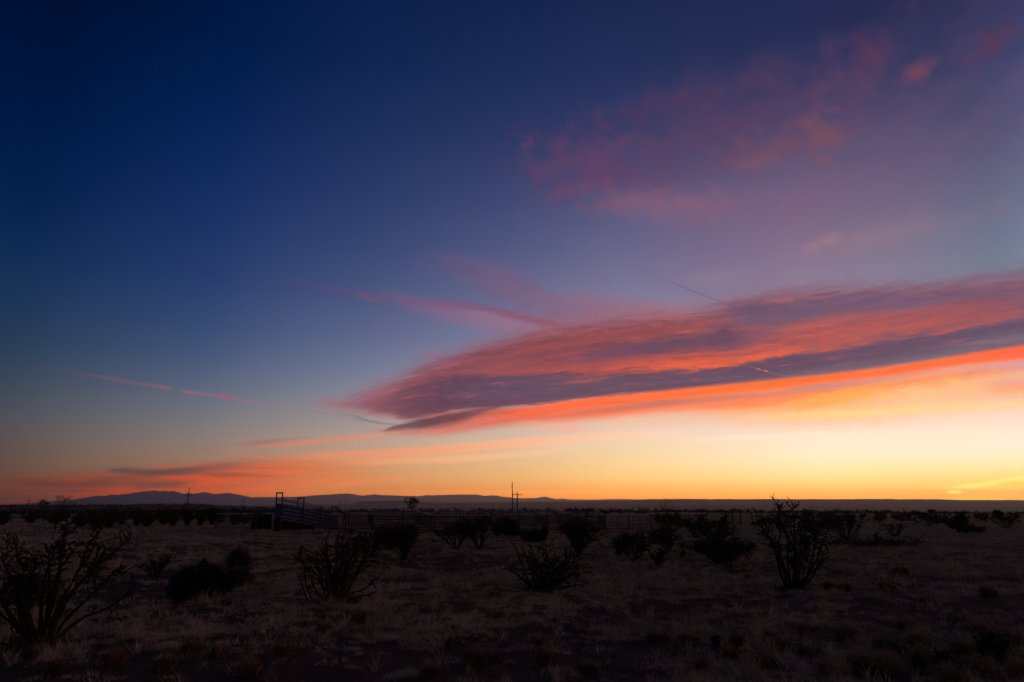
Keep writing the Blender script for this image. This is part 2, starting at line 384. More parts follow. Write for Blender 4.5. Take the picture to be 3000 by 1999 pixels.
# fibres and furrows combed through the whole cloud
CM = smooth(curve([(900, 1205), (1100, 1230), (1350, 1262), (1700, 1232), (2200, 1215), (3000, 1110)]), curve([(900, 1190), (1100, 1200), (1350, 1235), (1700, 1205), (2200, 1180), (3000, 1070)]), EL) * smooth(curve([(900, 1160), (1260, 1060), (1500, 985), (1900, 915), (2150, 870), (2500, 830), (3000, 790)]), curve([(900, 1180), (1260, 1095), (1500, 1020), (1900, 950), (2150, 905), (2500, 865), (3000, 830)]), EL)
TEX = (n_fin * 0.7 + n_hat * 0.3) * lin(-0.12, 0.16, n_flf) + n_hat * 0.12 + n_str * 0.7
SKY = mixc(1.0, SKY, grey(1.0 + CM * curve([(900, 0), (1050, 0.6), (1200, 1.0), (3100, 1.0)], px=False, scale=1.0) * TEX), 'MULTIPLY')
# dull mauve slit within it
line([(1600, 1216), (1750, 1204), (1900, 1186), (2050, 1172), (2200, 1160), (2400, 1134), (2600, 1112), (2800, 1084), (3000, 1066)], 0.12, 0.4,
     [(1560, 0), (1700, 0.5), (1950, 0.85), (2200, 0.45), (2450, 0.8), (2700, 0.5), (3000, 0.85), (3100, 0.8)],
     [(1700, (196, 104, 92)), (2000, (188, 110, 104)), (2450, (196, 134, 132)), (2800, (226, 160, 142)), (3000, (214, 158, 158))], n_str * 0.4 + n_fin * 0.2)
# torn dark tip on the left
band([(1105, 1262), (1150, 1250), (1200, 1238), (1280, 1214), (1350, 1206), (1440, 1194), (1520, 1194)],
     [(1105, 1264), (1150, 1268), (1200, 1266), (1280, 1252), (1350, 1236), (1440, 1208), (1520, 1200)], 0.14, 0.40,
     [(1095, 0), (1130, 0.85), (1350, 0.95), (1430, 0.8), (1530, 0)],
     [(1120, (96, 72, 86)), (1250, (84, 54, 72)), (1450, (120, 66, 76))], n_fin * 0.7)
line([(1210, 1227), (1300, 1212), (1380, 1202)], 0.03, 0.22, [(1200, 0), (1260, 0.7), (1340, 0.5), (1400, 0)], (190, 108, 100), n_fin * 0.4)
# yellow-orange fringe under the streak, right
next_stage()
band([(1650, 1232), (2000, 1208), (2200, 1195), (2400, 1165), (2600, 1140), (2800, 1110), (3000, 1085)],
     [(1650, 1245), (2000, 1225), (2200, 1235), (2350, 1240), (2500, 1235), (2700, 1210), (3000, 1170)], 0.4, 1.1,
     [(1600, 0), (1800, 0.55), (2100, 0.75), (2600, 0.85), (3100, 0.8)],
     [(1700, (255, 176, 130)), (2100, (255, 176, 116)), (2400, (255, 180, 96)), (2700, (255, 194, 130)), (3000, (255, 178, 118))], n_fib * 1.3 + n_str * 0.5, n_flm * 1.4 + n_fib + 0.9)
blob(2450, 1165, 190, 28, 10, (255, 168, 78), 0.85, n_fin * 0.9, 0.1, 0.7)
line([(2200, 1225), (2500, 1212), (2800, 1192), (3000, 1184)], 0.05, 0.5, [(2150, 0), (2450, 0.7), (2800, 0.5), (3050, 0.4)], (255, 216, 130), n_fib * 0.6)
line([(2860, 1130), (2930, 1126), (3000, 1122)], 0.12, 0.4, [(2860, 0), (2960, 0.6), (3050, 0.6)], (228, 150, 140), n_fin * 0.5)
line([(2880, 1148), (3000, 1136)], 0.10, 0.4, [(2880, 0), (2990, 0.8), (3050, 0.8)], (255, 160, 104), n_fin * 0.5)
line([(1500, 1240), (1600, 1247), (1720, 1256)], 0.10, 0.45, [(1480, 0), (1580, 0.4), (1680, 0.5), (1725, 0)], (255, 164, 130), n_fin * 0.3)
next_stage()
line([(2790, 1116), (2870, 1148), (2930, 1168)], 0.03, 0.12, [(2780, 0), (2830, 0.5), (2930, 0)], (255, 190, 110))
# thin vapour trails crossing the right of the cloud
line([(1800, 770), (1900, 798), (2000, 842), (2080, 872), (2150, 900), (2210, 935)], 0.018, 0.05, [(1790, 0), (1900, 0.25), (2050, 0.7), (2180, 0.6), (2230, 0)], (98, 84, 116))
line([(2180, 1074), (2250, 1090), (2330, 1104)], 0.022, 0.06, [(2170, 0), (2200, 0.25), (2300, 0.3), (2350, 0)], (196, 100, 84))
blob(2222, 1082, 9, 2.6, -12, (216, 110, 84), 0.7, None, 0.0, 0.5); blob(2244, 1087, 8, 2.6, -10, (226, 116, 84), 0.8, None, 0.0, 0.5)
# long faint salmon streaks low over the plain
for pts, hw, col, op in [
    ([(690, 1306), (780, 1304), (900, 1296), (1050, 1283), (1250, 1262)], 0.14, [(700, (170, 116, 108)), (900, (206, 130, 104)), (1200, (216, 150, 126))], [(670, 0), (760, 0.75), (1050, 0.8), (1250, 0.3), (1300, 0)]),
    ([(690, 1302), (780, 1294), (900, 1286)], 0.10, [(700, (128, 98, 104)), (900, (150, 118, 112))], [(680, 0), (770, 0.6), (880, 0.4), (930, 0)]),
    ([(820, 1342), (1000, 1334), (1150, 1328), (1300, 1318), (1500, 1300), (1750, 1283), (2000, 1272)], 0.22, [(850, (214, 132, 98)), (1200, (238, 154, 112)), (1500, (252, 178, 134)), (2000, (255, 218, 186))], [(800, 0), (950, 0.8), (1500, 0.85), (1900, 0.5), (2050, 0)]),
    ([(900, 1356), (1200, 1350), (1450, 1338), (1700, 1318)], 0.16, [(900, (220, 132, 90)), (1200, (240, 166, 118)), (1700, (255, 206, 160))], [(880, 0), (1050, 0.7), (1400, 0.7), (1700, 0.2), (1750, 0)]),
    ([(560, 1318), (650, 1322), (740, 1338), (860, 1352), (1000, 1350)], 0.05, [(560, (120, 104, 98)), (800, (206, 120, 92)), (1000, (220, 132, 90))], [(540, 0), (640, 0.5), (760, 0.8), (950, 0.6), (1050, 0)]),
    ([(1100, 1230), (1500, 1290), (1510, 1290)], 0.01, (200, 150, 140), [(1100, 0), (1500, 0)]),
    ([(950, 1422), (1050, 1414), (1180, 1404), (1300, 1404)], 0.12, [(950, (226, 118, 66)), (1300, (226, 150, 98))], [(900, 0), (1020, 0.7), (1200, 0.4), (1320, 0)]),
    ([(1990, 1290), (2300, 1276), (2600, 1262)], 0.12, (255, 236, 206), [(1950, 0), (2200, 0.5), (2600, 0)]),
    ([(2560, 1330), (2800, 1322), (3000, 1300)], 0.10, (238, 230, 214), [(2560, 0), (2900, 0.4), (3100, 0.5)]),
    ]:
    if PAINTED[0] % 5 == 4: next_stage()
    PAINTED[0] += 1
    line(pts, hw, hw * 1.8, op, col, n_low * 0.3 + n_fin * 0.12)
# red bank over the mountains, left
band([(0, 1398), (300, 1392), (500, 1374), (700, 1355), (900, 1352), (1150, 1362)], [(0, 1470), (300, 1462), (600, 1452), (900, 1440), (1150, 1410)], 0.5, 0.5,
     [(-200, 0.5), (100, 0.75), (400, 0.95), (800, 0.9), (1000, 0.6), (1150, 0)],
     [(0, (104, 60, 54)), (250, (138, 66, 50)), (450, (164, 70, 46)), (650, (186, 80, 48)), (800, (204, 96, 58)), (1100, (222, 128, 72))], n_low * 1.0, n_low * 2.2 + n_str * 0.6 + 1.0)
next_stage()
RM = smooth(curve([(0, 1478), (1200, 1440)]), curve([(0, 1458), (600, 1440), (1200, 1400)]), EL) * smooth(curve([(0, 1370), (500, 1340), (900, 1318), (1200, 1330)]), curve([(0, 1410), (500, 1385), (900, 1360), (1200, 1370)]), EL) * curve([(-300, 0.8), (900, 0.8), (1250, 0)], px=False, scale=1.0)
paint(RM * smooth(0.0, 0.07, n_lay) * 0.85, azramp([(0, (108, 56, 50)), (350, (164, 66, 44)), (650, (204, 84, 44)), (900, (222, 112, 62)), (1200, (230, 140, 82))]))
paint(RM * smooth(0.02, 0.09, n_lay * -1.0) * 0.75, azramp([(0, (84, 60, 58)), (400, (106, 74, 66)), (800, (156, 106, 82)), (1200, (210, 150, 100))]))
for pts, hw, col, op in [
    ([(330, 1380), (450, 1386), (560, 1378), (700, 1366), (760, 1362)], 0.17, [(340, (88, 66, 66)), (520, (92, 66, 66)), (740, (128, 92, 82))], [(330, 0), (420, 0.75), (560, 0.95), (680, 0.6), (770, 0)]),
    ([(330, 1379), (370, 1378), (410, 1379)], 0.07, (84, 66, 70), [(330, 0), (360, 0.85), (400, 0.7), (420, 0)]),
    ([(60, 1418), (200, 1420), (350, 1412), (520, 1404)], 0.16, [(60, (84, 52, 52)), (300, (100, 60, 58)), (520, (124, 70, 58))], [(30, 0), (150, 0.75), (330, 0.8), (540, 0)]),
    ([(400, 1423), (480, 1421), (580, 1416)], 0.15, (104, 66, 62), [(390, 0), (440, 0.85), (540, 0.8), (600, 0)]),
    ([(600, 1392), (720, 1392), (840, 1400)], 0.10, [(600, (130, 66, 54)), (800, (176, 84, 60))], [(560, 0), (680, 0.8), (780, 0.6), (860, 0)]),
    ([(200, 1440), (260, 1437), (330, 1434)], 0.05, (96, 50, 52), [(190, 0), (240, 0.6), (340, 0)]),
    ([(560, 1398), (660, 1408), (760, 1404)], 0.12, (202, 84, 46), [(540, 0), (620, 0.8), (720, 0.7), (800, 0)]),
    ([(480, 1396), (560, 1402), (620, 1404)], 0.08, (190, 76, 50), [(470, 0), (540, 0.7), (640, 0)]),
    ([(420, 1361), (500, 1358), (570, 1359)], 0.04, (150, 96, 80), [(420, 0), (500, 0.5), (580, 0)]),
    ]:
    if PAINTED[0] % 5 == 4: next_stage()
    PAINTED[0] += 1
    line(pts, hw, hw * 1.6, op, col, n_low * 0.35 + n_fin * 0.14)
# yellow streaks where the sun is about to come up
band([(2720, 1430), (2800, 1424), (2950, 1405), (3100, 1398)], [(2720, 1440), (2800, 1470), (3100, 1475)], 0.35, 0.3, [(2740, 0), (2820, 0.35), (3000, 0.35), (3200, 0.3)], (255, 200, 66), n_low * 1.2, n_low * 3.0 + 0.8)
next_stage()
line([(2740, 1428), (2900, 1416), (3000, 1400)], 0.04, 0.22, [(2720, 0), (2830, 0.75), (2950, 0.7), (3100, 0.2)], (255, 232, 120), n_low * 0.4)
blob(2798, 1442, 22, 6, 0, (255, 232, 110), 0.9, n_fin * 0.5, 0.0, 0.7)
blob(2850, 1462, 90, 7, 0, (255, 200, 50), 0.6, n_fin * 0.5, 0.0, 0.7)
blob(2480, 1463, 150, 5, 0, (255, 190, 90), 0.4, None, 0.0, 0.7)

# what lies beyond the haze is as much brighter as the haze takes away
PATH = mth('MINIMUM', mth('DIVIDE', HAZE_TOP, mth('MAXIMUM', mth('SINE', EL * (math.pi / 180)), 0.004)), HAZE_R * 1.08)
BR = mth('EXPONENT', PATH * HAZE)
AIR = ramp(azn, [(0.1, (0.034, 0.028, 0.046)), (0.5, (0.062, 0.046, 0.056)), (0.88, (0.105, 0.070, 0.066))])     # the haze's own light, seen in front of that sky
SKY = mixc(1.0, scale_c(SKY, BR), scale_c(AIR, BR - 1.0), 'SUBTRACT')
SKY = mixc(smooth(-0.4, -2.5, EL), SKY, (0.012, 0.010, 0.011))
close_stage()
TREE[0] = WT = WORLD_TREE
vals = None
for st in STAGES:
    g = new('ShaderNodeGroup'); g.node_tree = st
    if vals is not None:
        put(g.inputs[0], SKY)
        for k, v in enumerate(vals): put(g.inputs[k + 1], v)
    else: vals = [S(g.outputs[k + 1]) for k in range(len(SHARED))]
    SKY = S(g.outputs[0])
# the physical sky behind it all, sun just under the horizon beyond the right edge
SUN_AZ, SUN_EL = 39.0, -6.0
nish = new('ShaderNodeTexSky'); nish.sky_type = 'NISHITA'; nish.sun_disc = False
nish.sun_elevation = R(SUN_EL); nish.sun_rotation = R(SUN_AZ); nish.altitude = 1800
nish.air_density = 1.0; nish.dust_density = 1.0
bg1 = new('ShaderNodeBackground'); bg2 = new('ShaderNodeBackground'); add = new('ShaderNodeAddShader')
out = new('ShaderNodeOutputWorld')
WT.links.new(nish.outputs[0], bg1.inputs[0]); bg1.inputs[1].default_value = 0.05
put(bg2.inputs[0], SKY); bg2.inputs[1].default_value = 1.0
WT.links.new(bg1.outputs[0], add.inputs[0]); WT.links.new(bg2.outputs[0], add.inputs[1])
WT.links.new(add.outputs[0], out.inputs[0])
world.cycles.sampling_method = 'MANUAL'; world.cycles.sample_map_resolution = 1024
# the faint first light of the sun, grazing in from the right
sl = bpy.data.lights.new('sun', 'SUN'); sun = bpy.data.objects.new('sun', sl); sc.collection.objects.link(sun)
sl.energy = 0.02; sl.angle = R(6); sl.color = (1.0, 0.62, 0.36)
sd = Vector((math.sin(R(SUN_AZ)) * math.cos(R(1.5)), math.cos(R(SUN_AZ)) * math.cos(R(1.5)), math.sin(R(1.5))))
sun.rotation_euler = sd.to_track_quat('Z', 'Y').to_euler()
# ================================================================ helpers for meshes and names
COL = sc.collection
def tag(o, label=None, cat=None, group=None, kind=None):
    if label: o['label'] = label
    if cat: o['category'] = cat
    if group: o['group'] = group
    if kind: o['kind'] = kind
    return o
def empty(name, loc, label, cat, group=None, rz=0.0):
    o = bpy.data.objects.new(name, None); COL.objects.link(o)
    o.location = loc; o.rotation_euler = (0, 0, rz); o.empty_display_size = 0.2
    return tag(o, label, cat, group)
def copy_tree(o, parent=None):
    c = o.copy(); COL.objects.link(c); c.parent = parent
    for ch in list(o.children): copy_tree(ch, c)
    return c
class MB:
    """collects vertices and faces, then becomes one mesh object"""
    def __init__(s): s.v = []; s.f = []
    def tube(s, pts, rad, sides=6, cap=True):
        pts = [Vector(p) for p in pts]; n0 = len(s.v); up = Vector((0.13, 0.21, 0.97))
        for i, p in enumerate(pts):
            d = (pts[min(i + 1, len(pts) - 1)] - pts[max(i - 1, 0)])
            d = d.normalized() if d.length > 1e-9 else Vector((0, 0, 1))
            a = d.cross(up if abs(d.dot(up)) < 0.95 else Vector((1, 0, 0))).normalized(); b = d.cross(a)
            r = rad[i] if isinstance(rad, (list, tuple)) else rad
            for k in range(sides):
                t = 2 * math.pi * k / sides
                s.v.append(tuple(p + a * (r * math.cos(t)) + b * (r * math.sin(t))))
        for i in range(len(pts) - 1):
            for k in range(sides):
                k2 = (k + 1) % sides; q = n0 + i * sides
                s.f.append((q + k, q + k2, q + sides + k2, q + sides + k))
        if cap:
            s.f.append(tuple(n0 + k for k in range(sides))[::-1])
            s.f.append(tuple(n0 + (len(pts) - 1) * sides + k for k in range(sides)))
    def prism(s, corners, depth):
        """flat polygon of corners thickened by the vector depth"""
        n0 = len(s.v); c = [Vector(q) for q in corners]; d = Vector(depth); n = len(c)
        for q in c: s.v.append(tuple(q))
        for q in c: s.v.append(tuple(q + d))
        s.f.append(tuple(n0 + i for i in range(n))[::-1]); s.f.append(tuple(n0 + n + i for i in range(n)))
        for i in range(n):
            j = (i + 1) % n; s.f.append((n0 + i, n0 + j, n0 + n + j, n0 + n + i))
    def build(s, name, mat, parent=None, smooth_=False):
        me = bpy.data.meshes.new(name); me.from_pydata(s.v, [], s.f)
        me.materials.append(mat)
        if smooth_: me.polygons.foreach_set('use_smooth', [True] * len(me.polygons))
        me.update(); o = bpy.data.objects.new(name, me); COL.objects.link(o); o.parent = parent
        return o
def np_mesh(name, V, F, mat, parent=None, smooth_=False):
    me = bpy.data.meshes.new(name); k = F.shape[1]
    me.vertices.add(len(V)); me.vertices.foreach_set('co', np.ascontiguousarray(V, dtype=np.float32).ravel())
    me.loops.add(F.size); me.loops.foreach_set('vertex_index', np.ascontiguousarray(F, dtype=np.int32).ravel())
    me.polygons.add(len(F)); me.polygons.foreach_set('loop_start', np.arange(0, F.size, k, dtype=np.int32))
    me.polygons.foreach_set('loop_total', np.full(len(F), k, dtype=np.int32))
    if smooth_: me.polygons.foreach_set('use_smooth', np.ones(len(F), dtype=bool))
    me.materials.append(mat); me.update(calc_edges=True)
    o = bpy.data.objects.new(name, me); COL.objects.link(o); o.parent = parent
    return o
def hash2(i, j, s):
    h = (i.astype(np.int64) * 374761393 + j.astype(np.int64) * 668265263 + s * 1442695041) & 0xffffffff
    h = ((h ^ (h >> 13)) * 1274126177) & 0xffffffff
    return ((h ^ (h >> 16)) & 0xffff) / 65535.0
def vnoise(x, y, s=0):
    i = np.floor(x); j = np.floor(y); fx = x - i; fy = y - j
    fx = fx * fx * (3 - 2 * fx); fy = fy * fy * (3 - 2 * fy)
    a = hash2(i, j, s); b = hash2(i + 1, j, s); c = hash2(i, j + 1, s); d = hash2(i + 1, j + 1, s)
    return a + (b - a) * fx + (c - a) * fy + (a - b - c + d) * fx * fy
def fbm(x, y, s=0, o=4):
    t = 0; a = 0.5
    for k in range(o): t = t + a * vnoise(x, y, s + k); x = x * 2.03 + 5.1; y = y * 2.03 + 1.7; a *= 0.5
    return t

# ================================================================ materials
def mat(name, c1, c2=None, scale=4.0, rough=0.9, bump=0.0, detail=4, spec=0.2, metal=0.0, stops=None, object_space=True, stretch=(1, 1, 1)):
    m = bpy.data.materials.new(name); m.use_nodes = True; t = m.node_tree; TREE[0] = t
    b = t.nodes['Principled BSDF']; b.inputs['Roughness'].default_value = rough
    b.inputs['Specular IOR Level'].default_value = spec; b.inputs['Metallic'].default_value = metal
    tcn = new('ShaderNodeTexCoord'); mp = new('ShaderNodeMapping'); mp.inputs['Scale'].default_value = stretch
    t.links.new(tcn.outputs['Object'], mp.inputs[0])
    n = noise(S(mp.outputs[0]), scale, detail, 0.6)
    if c2 is None: c2 = tuple(v * 0.6 for v in c1)
    put(b.inputs['Base Color'], ramp(n, stops or [(0.3, c2), (0.7, c1)]))
    if bump:
        bn = new('ShaderNodeBump'); bn.inputs['Strength'].default_value = bump; bn.inputs['Distance'].default_value = 0.02
        put(bn.inputs['Height'], n); t.links.new(bn.outputs[0], b.inputs['Normal'])
    return m
M = {}
M['bark'] = mat('cholla_bark', (0.045, 0.036, 0.028), (0.022, 0.018, 0.014), 14, 0.95, 0.6)
M['joint'] = mat('cholla_joint', (0.05, 0.046, 0.027), (0.027, 0.026, 0.017), 20, 0.9, 0.6)
M['joint_dry'] = mat('cholla_joint_dry', (0.11, 0.06, 0.036), (0.045, 0.03, 0.02), 12, 0.95, 0.6)
M['leaf_dark'] = mat('juniper_leaf', (0.022, 0.027, 0.013), (0.012, 0.016, 0.008), 9, 0.8)
M['leaf_pale'] = mat('pale_leaf', (0.11, 0.10, 0.05), (0.06, 0.065, 0.03), 3, 0.8)
M['yucca'] = mat('yucca_leaf', (0.09, 0.095, 0.045), (0.045, 0.05, 0.025), 9, 0.7)
M['scrub'] = mat('scrub_leaf', (0.05, 0.04, 0.028), (0.028, 0.024, 0.018), 0.9, 0.95)
M['wood'] = mat('weathered_wood', (0.26, 0.23, 0.22), (0.12, 0.10, 0.095), 6, 0.9, 0.7, stretch=(1, 9, 9))
M['pole'] = mat('pole_wood', (0.10, 0.08, 0.07), (0.06, 0.048, 0.04), 5, 0.95, 0.3, stretch=(4, 4, 1))
M['pipe'] = mat('galvanised_pipe', (0.30, 0.29, 0.31), (0.16, 0.13, 0.13), 3, 0.5, 0.1, metal=0.5)
M['pipe_dark'] = mat('rusted_pipe', (0.10, 0.07, 0.06), (0.05, 0.035, 0.03), 7, 0.75, 0.2, metal=0.2)
M['sheet'] = mat('blue_painted_boards', (0.13, 0.19, 0.30), (0.10, 0.07, 0.065), 1.6, 0.85, 0.2, detail=6, stretch=(1.2, 1.2, 5),
                 stops=[(0.34, (0.09, 0.045, 0.035)), (0.43, (0.07, 0.075, 0.11)), (0.5, (0.08, 0.14, 0.26)), (0.75, (0.12, 0.21, 0.36))])
M['sheet_dark'] = mat('dark_sheet_steel', (0.02, 0.02, 0.022), (0.01, 0.009, 0.01), 3, 0.7, 0.2)
M['stone'] = mat('stone', (0.5, 0.45, 0.42), (0.3, 0.27, 0.25), 20, 0.9, 0.4)
M['rock'] = mat('dark_rock', (0.05, 0.045, 0.05), (0.025, 0.022, 0.025), 12, 0.9, 0.4)
M['white'] = mat('white_metal_cladding', (0.75, 0.74, 0.72), (0.6, 0.6, 0.6), 0.5, 0.6)
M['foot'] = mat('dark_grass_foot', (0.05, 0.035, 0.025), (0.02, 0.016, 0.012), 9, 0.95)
M['pipe_top'] = mat('bright_galvanised_pipe', (0.45, 0.43, 0.50), (0.30, 0.28, 0.32), 3, 0.45, 0.1, metal=0.3)
M['grass_red'] = mat('russet_grass', (0.52, 0.30, 0.18), (0.26, 0.15, 0.09), 5, 0.95)
M['forb'] = mat('dry_forb', (0.50, 0.33, 0.22), (0.22, 0.145, 0.10), 7, 0.95)

def ground_mat():
    m = bpy.data.materials.new('desert_ground'); m.use_nodes = True; t = m.node_tree; TREE[0] = t
    b = t.nodes['Principled BSDF']; b.inputs['Roughness'].default_value = 1.0; b.inputs['Specular IOR Level'].default_value = 0.05
    tcn = new('ShaderNodeTexCoord'); P = S(tcn.outputs['Object'])
    big = noise(P, 0.011, 5, 0.6); med = noise(P, 0.13, 5, 0.62); sm = noise(P, 1.7, 6, 0.68); fine = noise(P, 11.0, 5, 0.7)
    mp = new('ShaderNodeMapping'); mp.inputs['Scale'].default_value = (0.0004, 0.0025, 0.0); t.links.new(tcn.outputs['Object'], mp.inputs[0])
    far = noise(S(mp.outputs[0]), 1.0, 5, 0.6)
    soil = ramp(fine, [(0.3, (0.045, 0.025, 0.019)), (0.7, (0.10, 0.06, 0.045))])
    straw = ramp(sm, [(0.3, (0.12, 0.088, 0.062)), (0.55, (0.27, 0.215, 0.155)), (0.75, (0.42, 0.34, 0.25))])
    cover = lin(0.40, 0.60, sm * 0.55 + med * 0.30 + big * 0.15)
    near = mixc(cover, soil, straw)
    yard = noise(P, 0.6, 4, 0.6)
    sp = new('ShaderNodeSeparateXYZ'); t.links.new(tcn.outputs['Object'], sp.inputs[0])
    dist = mth('SQRT', S(sp.outputs[0]) * S(sp.outputs[0]) + S(sp.outputs[1]) * S(sp.outputs[1]))
    near = mixc(smooth(28.0, 70.0, dist) * -0.78 + 0.95, near, soil)      # close by, the straw is real blades standing on bare soil
    X_, Y_ = S(sp.outputs[0]), S(sp.outputs[1])
    pen_shade = smooth(54.5, 57.5, Y_ + yard * 3.0) * smooth(99.0, 94.0, Y_ + yard * 5.0) * smooth(-17.0, -15.0, X_) * smooth(17.0, 14.0, X_)
    near = mixc(pen_shade * 0.85, near, soil)                                  # shade behind the fence rails, painted as darker soil inside the pens
    plain = ramp(far, [(0.32, (0.14, 0.085, 0.06)), (0.5, (0.28, 0.17, 0.12)), (0.68, (0.44, 0.27, 0.19))])
    scrubland = (0.045, 0.034, 0.028)
    patch = lin(0.47, 0.56, noise(P, 0.03, 5, 0.65))
    mid = mixc(patch * 0.75, near, scrubland)
    c = mixc(smooth(90.0, 170.0, dist), near, mixc(0.25, near, (0.24, 0.16, 0.12)))
    c = mixc(smooth(215.0, 300.0, dist), c, mid)
    c = mixc(smooth(1100.0, 1900.0, dist), c, plain)
    put(b.inputs['Base Color'], c)
    bn = new('ShaderNodeBump'); bn.inputs['Strength'].default_value = 0.9; bn.inputs['Distance'].default_value = 0.05
    put(bn.inputs['Height'], sm * 0.6 + fine * 0.4); t.links.new(bn.outputs[0], b.inputs['Normal'])
    return m

# ================================================================ the ground
def ang(px, py):
    return px_ae(px, py)
# upper edge of the far plain and of the nearer dark rise, as seen over the photograph
EDGE = [(-400, 1484), (600, 1483), (791, 1479.5), (950, 1479), (1014, 1477), (1231, 1473), (1300, 1472.6), (1600, 1469.6), (1855, 1466.5), (1905, 1462.8), (2000, 1462), (2400, 1462.3), (2550, 1461.6), (2750, 1462.6), (2810, 1464), (3000, 1465), (3400, 1466)]
RISE = [(-400, 1481), (0, 1480.5), (300, 1480), (400, 1479), (552, 1477.8), (600, 1479), (640, 1481.5), (720, 1484), (900, 1492), (3400, 1500)]
def prof(table):
    a = [ang(x, y) for x, y in table]
    return np.array([q[0] for q in a]), np.array([q[1] for q in a])
EA, EE = prof(EDGE); RA, RE = prof(RISE)
def gz(x, y):
    """height of the ground"""
    x = np.asarray(x, dtype=float); y = np.asarray(y, dtype=float)
    r = np.hypot(x, y) + 1e-6; az = np.degrees(np.arctan2(x, y))
    ee = np.interp(az, EA, EE); re = np.interp(az, RA, RE)
    D1 = 4600.0
    ztop = CAM_H + D1 * np.tan(np.radians(ee)) + (fbm(az * 1.7 + 50, az * 0 + 3.3, 77, 4) - 0.47) * 4.0
    zr = CAM_H + 850.0 * np.tan(np.radians(re))
    base = np.interp(r, [0, 205, 420, 700, 1300, 1800], [0, 0, -4.5, -11, -16.5, -16.5])
    t = np.clip((r - 1500) / (D1 - 1500), 0, 1)
    base = base + (ztop + 16.5) * (t * 0.75 + 0.25 * t * t)
    tb = np.clip((r - D1) / 1500, 0, 1); base = base * (1 - tb) + (-60.0) * tb
    # the low rise on the left, about 850 m away
    k = np.clip((r - 190) / 660, 0, 1); k = k * k * (3 - 2 * k)
    k2 = 1 - np.clip((r - 850) / 500, 0, 1)
    w = np.clip((-az + 2 - 0) / 14.0, 0, 1) * 0 + np.where(az < -16, 1.0, np.clip((-12 - az) / 4.0, 0, 1))
    rise = (zr - np.interp(850.0, [700, 1300], [-11, -16.5])) * k * k2 * w
    z = base + np.maximum(rise, 0)
    # hummocks
    fade = np.clip(1.3 - r / 90, 0, 1)
    z = z + fade * ((fbm(x * 1.9, y * 1.9, 3, 3) - 0.45) * 0.16 + (fbm(x * 0.35, y * 0.35, 9, 3) - 0.45) * 0.22)
    z = z + np.clip((r - 1500) / 3000, 0, 1) * (fbm(x / 420, y / 420, 21, 4) - 0.47) * 5.0 * (1 - tb)
    return z
def gz1(x, y): return float(gz(np.array([x]), np.array([y]))[0])

azs = np.concatenate([np.arange(-180, -44, 2.0), np.arange(-44, 44, 0.11), np.arange(44, 180, 2.0)])
rs = np.concatenate([[0.0], np.geomspace(0.6, 6.5, 22)[:-1], np.geomspace(6.5, 60, 330)[:-1], np.geomspace(60, 1500, 150)[:-1], np.geomspace(1500, 20000, 130)])
A_, R_ = np.meshgrid(np.radians(azs), rs)
X = R_ * np.sin(A_); Y = R_ * np.cos(A_); Z = gz(X, Y)
V = np.stack([X, Y, Z], -1).reshape(-1, 3)
na, nr = len(azs), len(rs)
I = np.arange(nr * na).reshape(nr, na)
In = np.roll(I, -1, axis=1)
F = np.stack([I[:-1], In[:-1], In[1:], I[1:]], -1).reshape(-1, 4)[:, ::-1]
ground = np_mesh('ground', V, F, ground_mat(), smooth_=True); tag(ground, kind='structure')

# ================================================================ hills and mountains
def ridge(name, table, D, base, half, seed, rough, m, smooth_=True):
    a = [ang(x, y) for x, y in table]
    A0_, A1_ = a[0][0], a[-1][0]
    az = np.arange(A0_, A1_, 0.055); el = np.interp(az, [q[0] for q in a], [q[1] for q in a])
    ks = np.linspace(-1, 1, 45)
    G, K = np.meshgrid(np.radians(az), ks)
    top = CAM_H + D * np.tan(np.radians(el)); top = np.broadcast_to(top, G.shape)
    rr = D + K * half
    xx = rr * np.sin(G); yy = rr * np.cos(G)
    s_ = 1 - np.abs(K); shape = s_ ** 0.8
    gul = (fbm(xx / (half * 0.28), yy / (half * 0.28), seed, 5) - 0.47) * rough * 4 * s_ * (1 - s_)
    zz = base + (top - base) * np.clip(shape + gul, -0.1, 1.02 if False else 1.0)
    V_ = np.stack([xx, yy, zz], -1).reshape(-1, 3); n1, n2 = G.shape
    I_ = np.arange(n1 * n2).reshape(n1, n2)
    F_ = np.stack([I_[:-1, :-1], I_[:-1, 1:], I_[1:, 1:], I_[1:, :-1]], -1).reshape(-1, 4)[:, ::-1]
    o = np_mesh(name, V_, F_, m, smooth_=smooth_); tag(o, kind='structure'); return o
M['mount'] = mat('mountain_slopes', (0.10, 0.085, 0.075), (0.05, 0.045, 0.045), 0.0016, 1.0, 0.0, detail=6, spec=0.0)
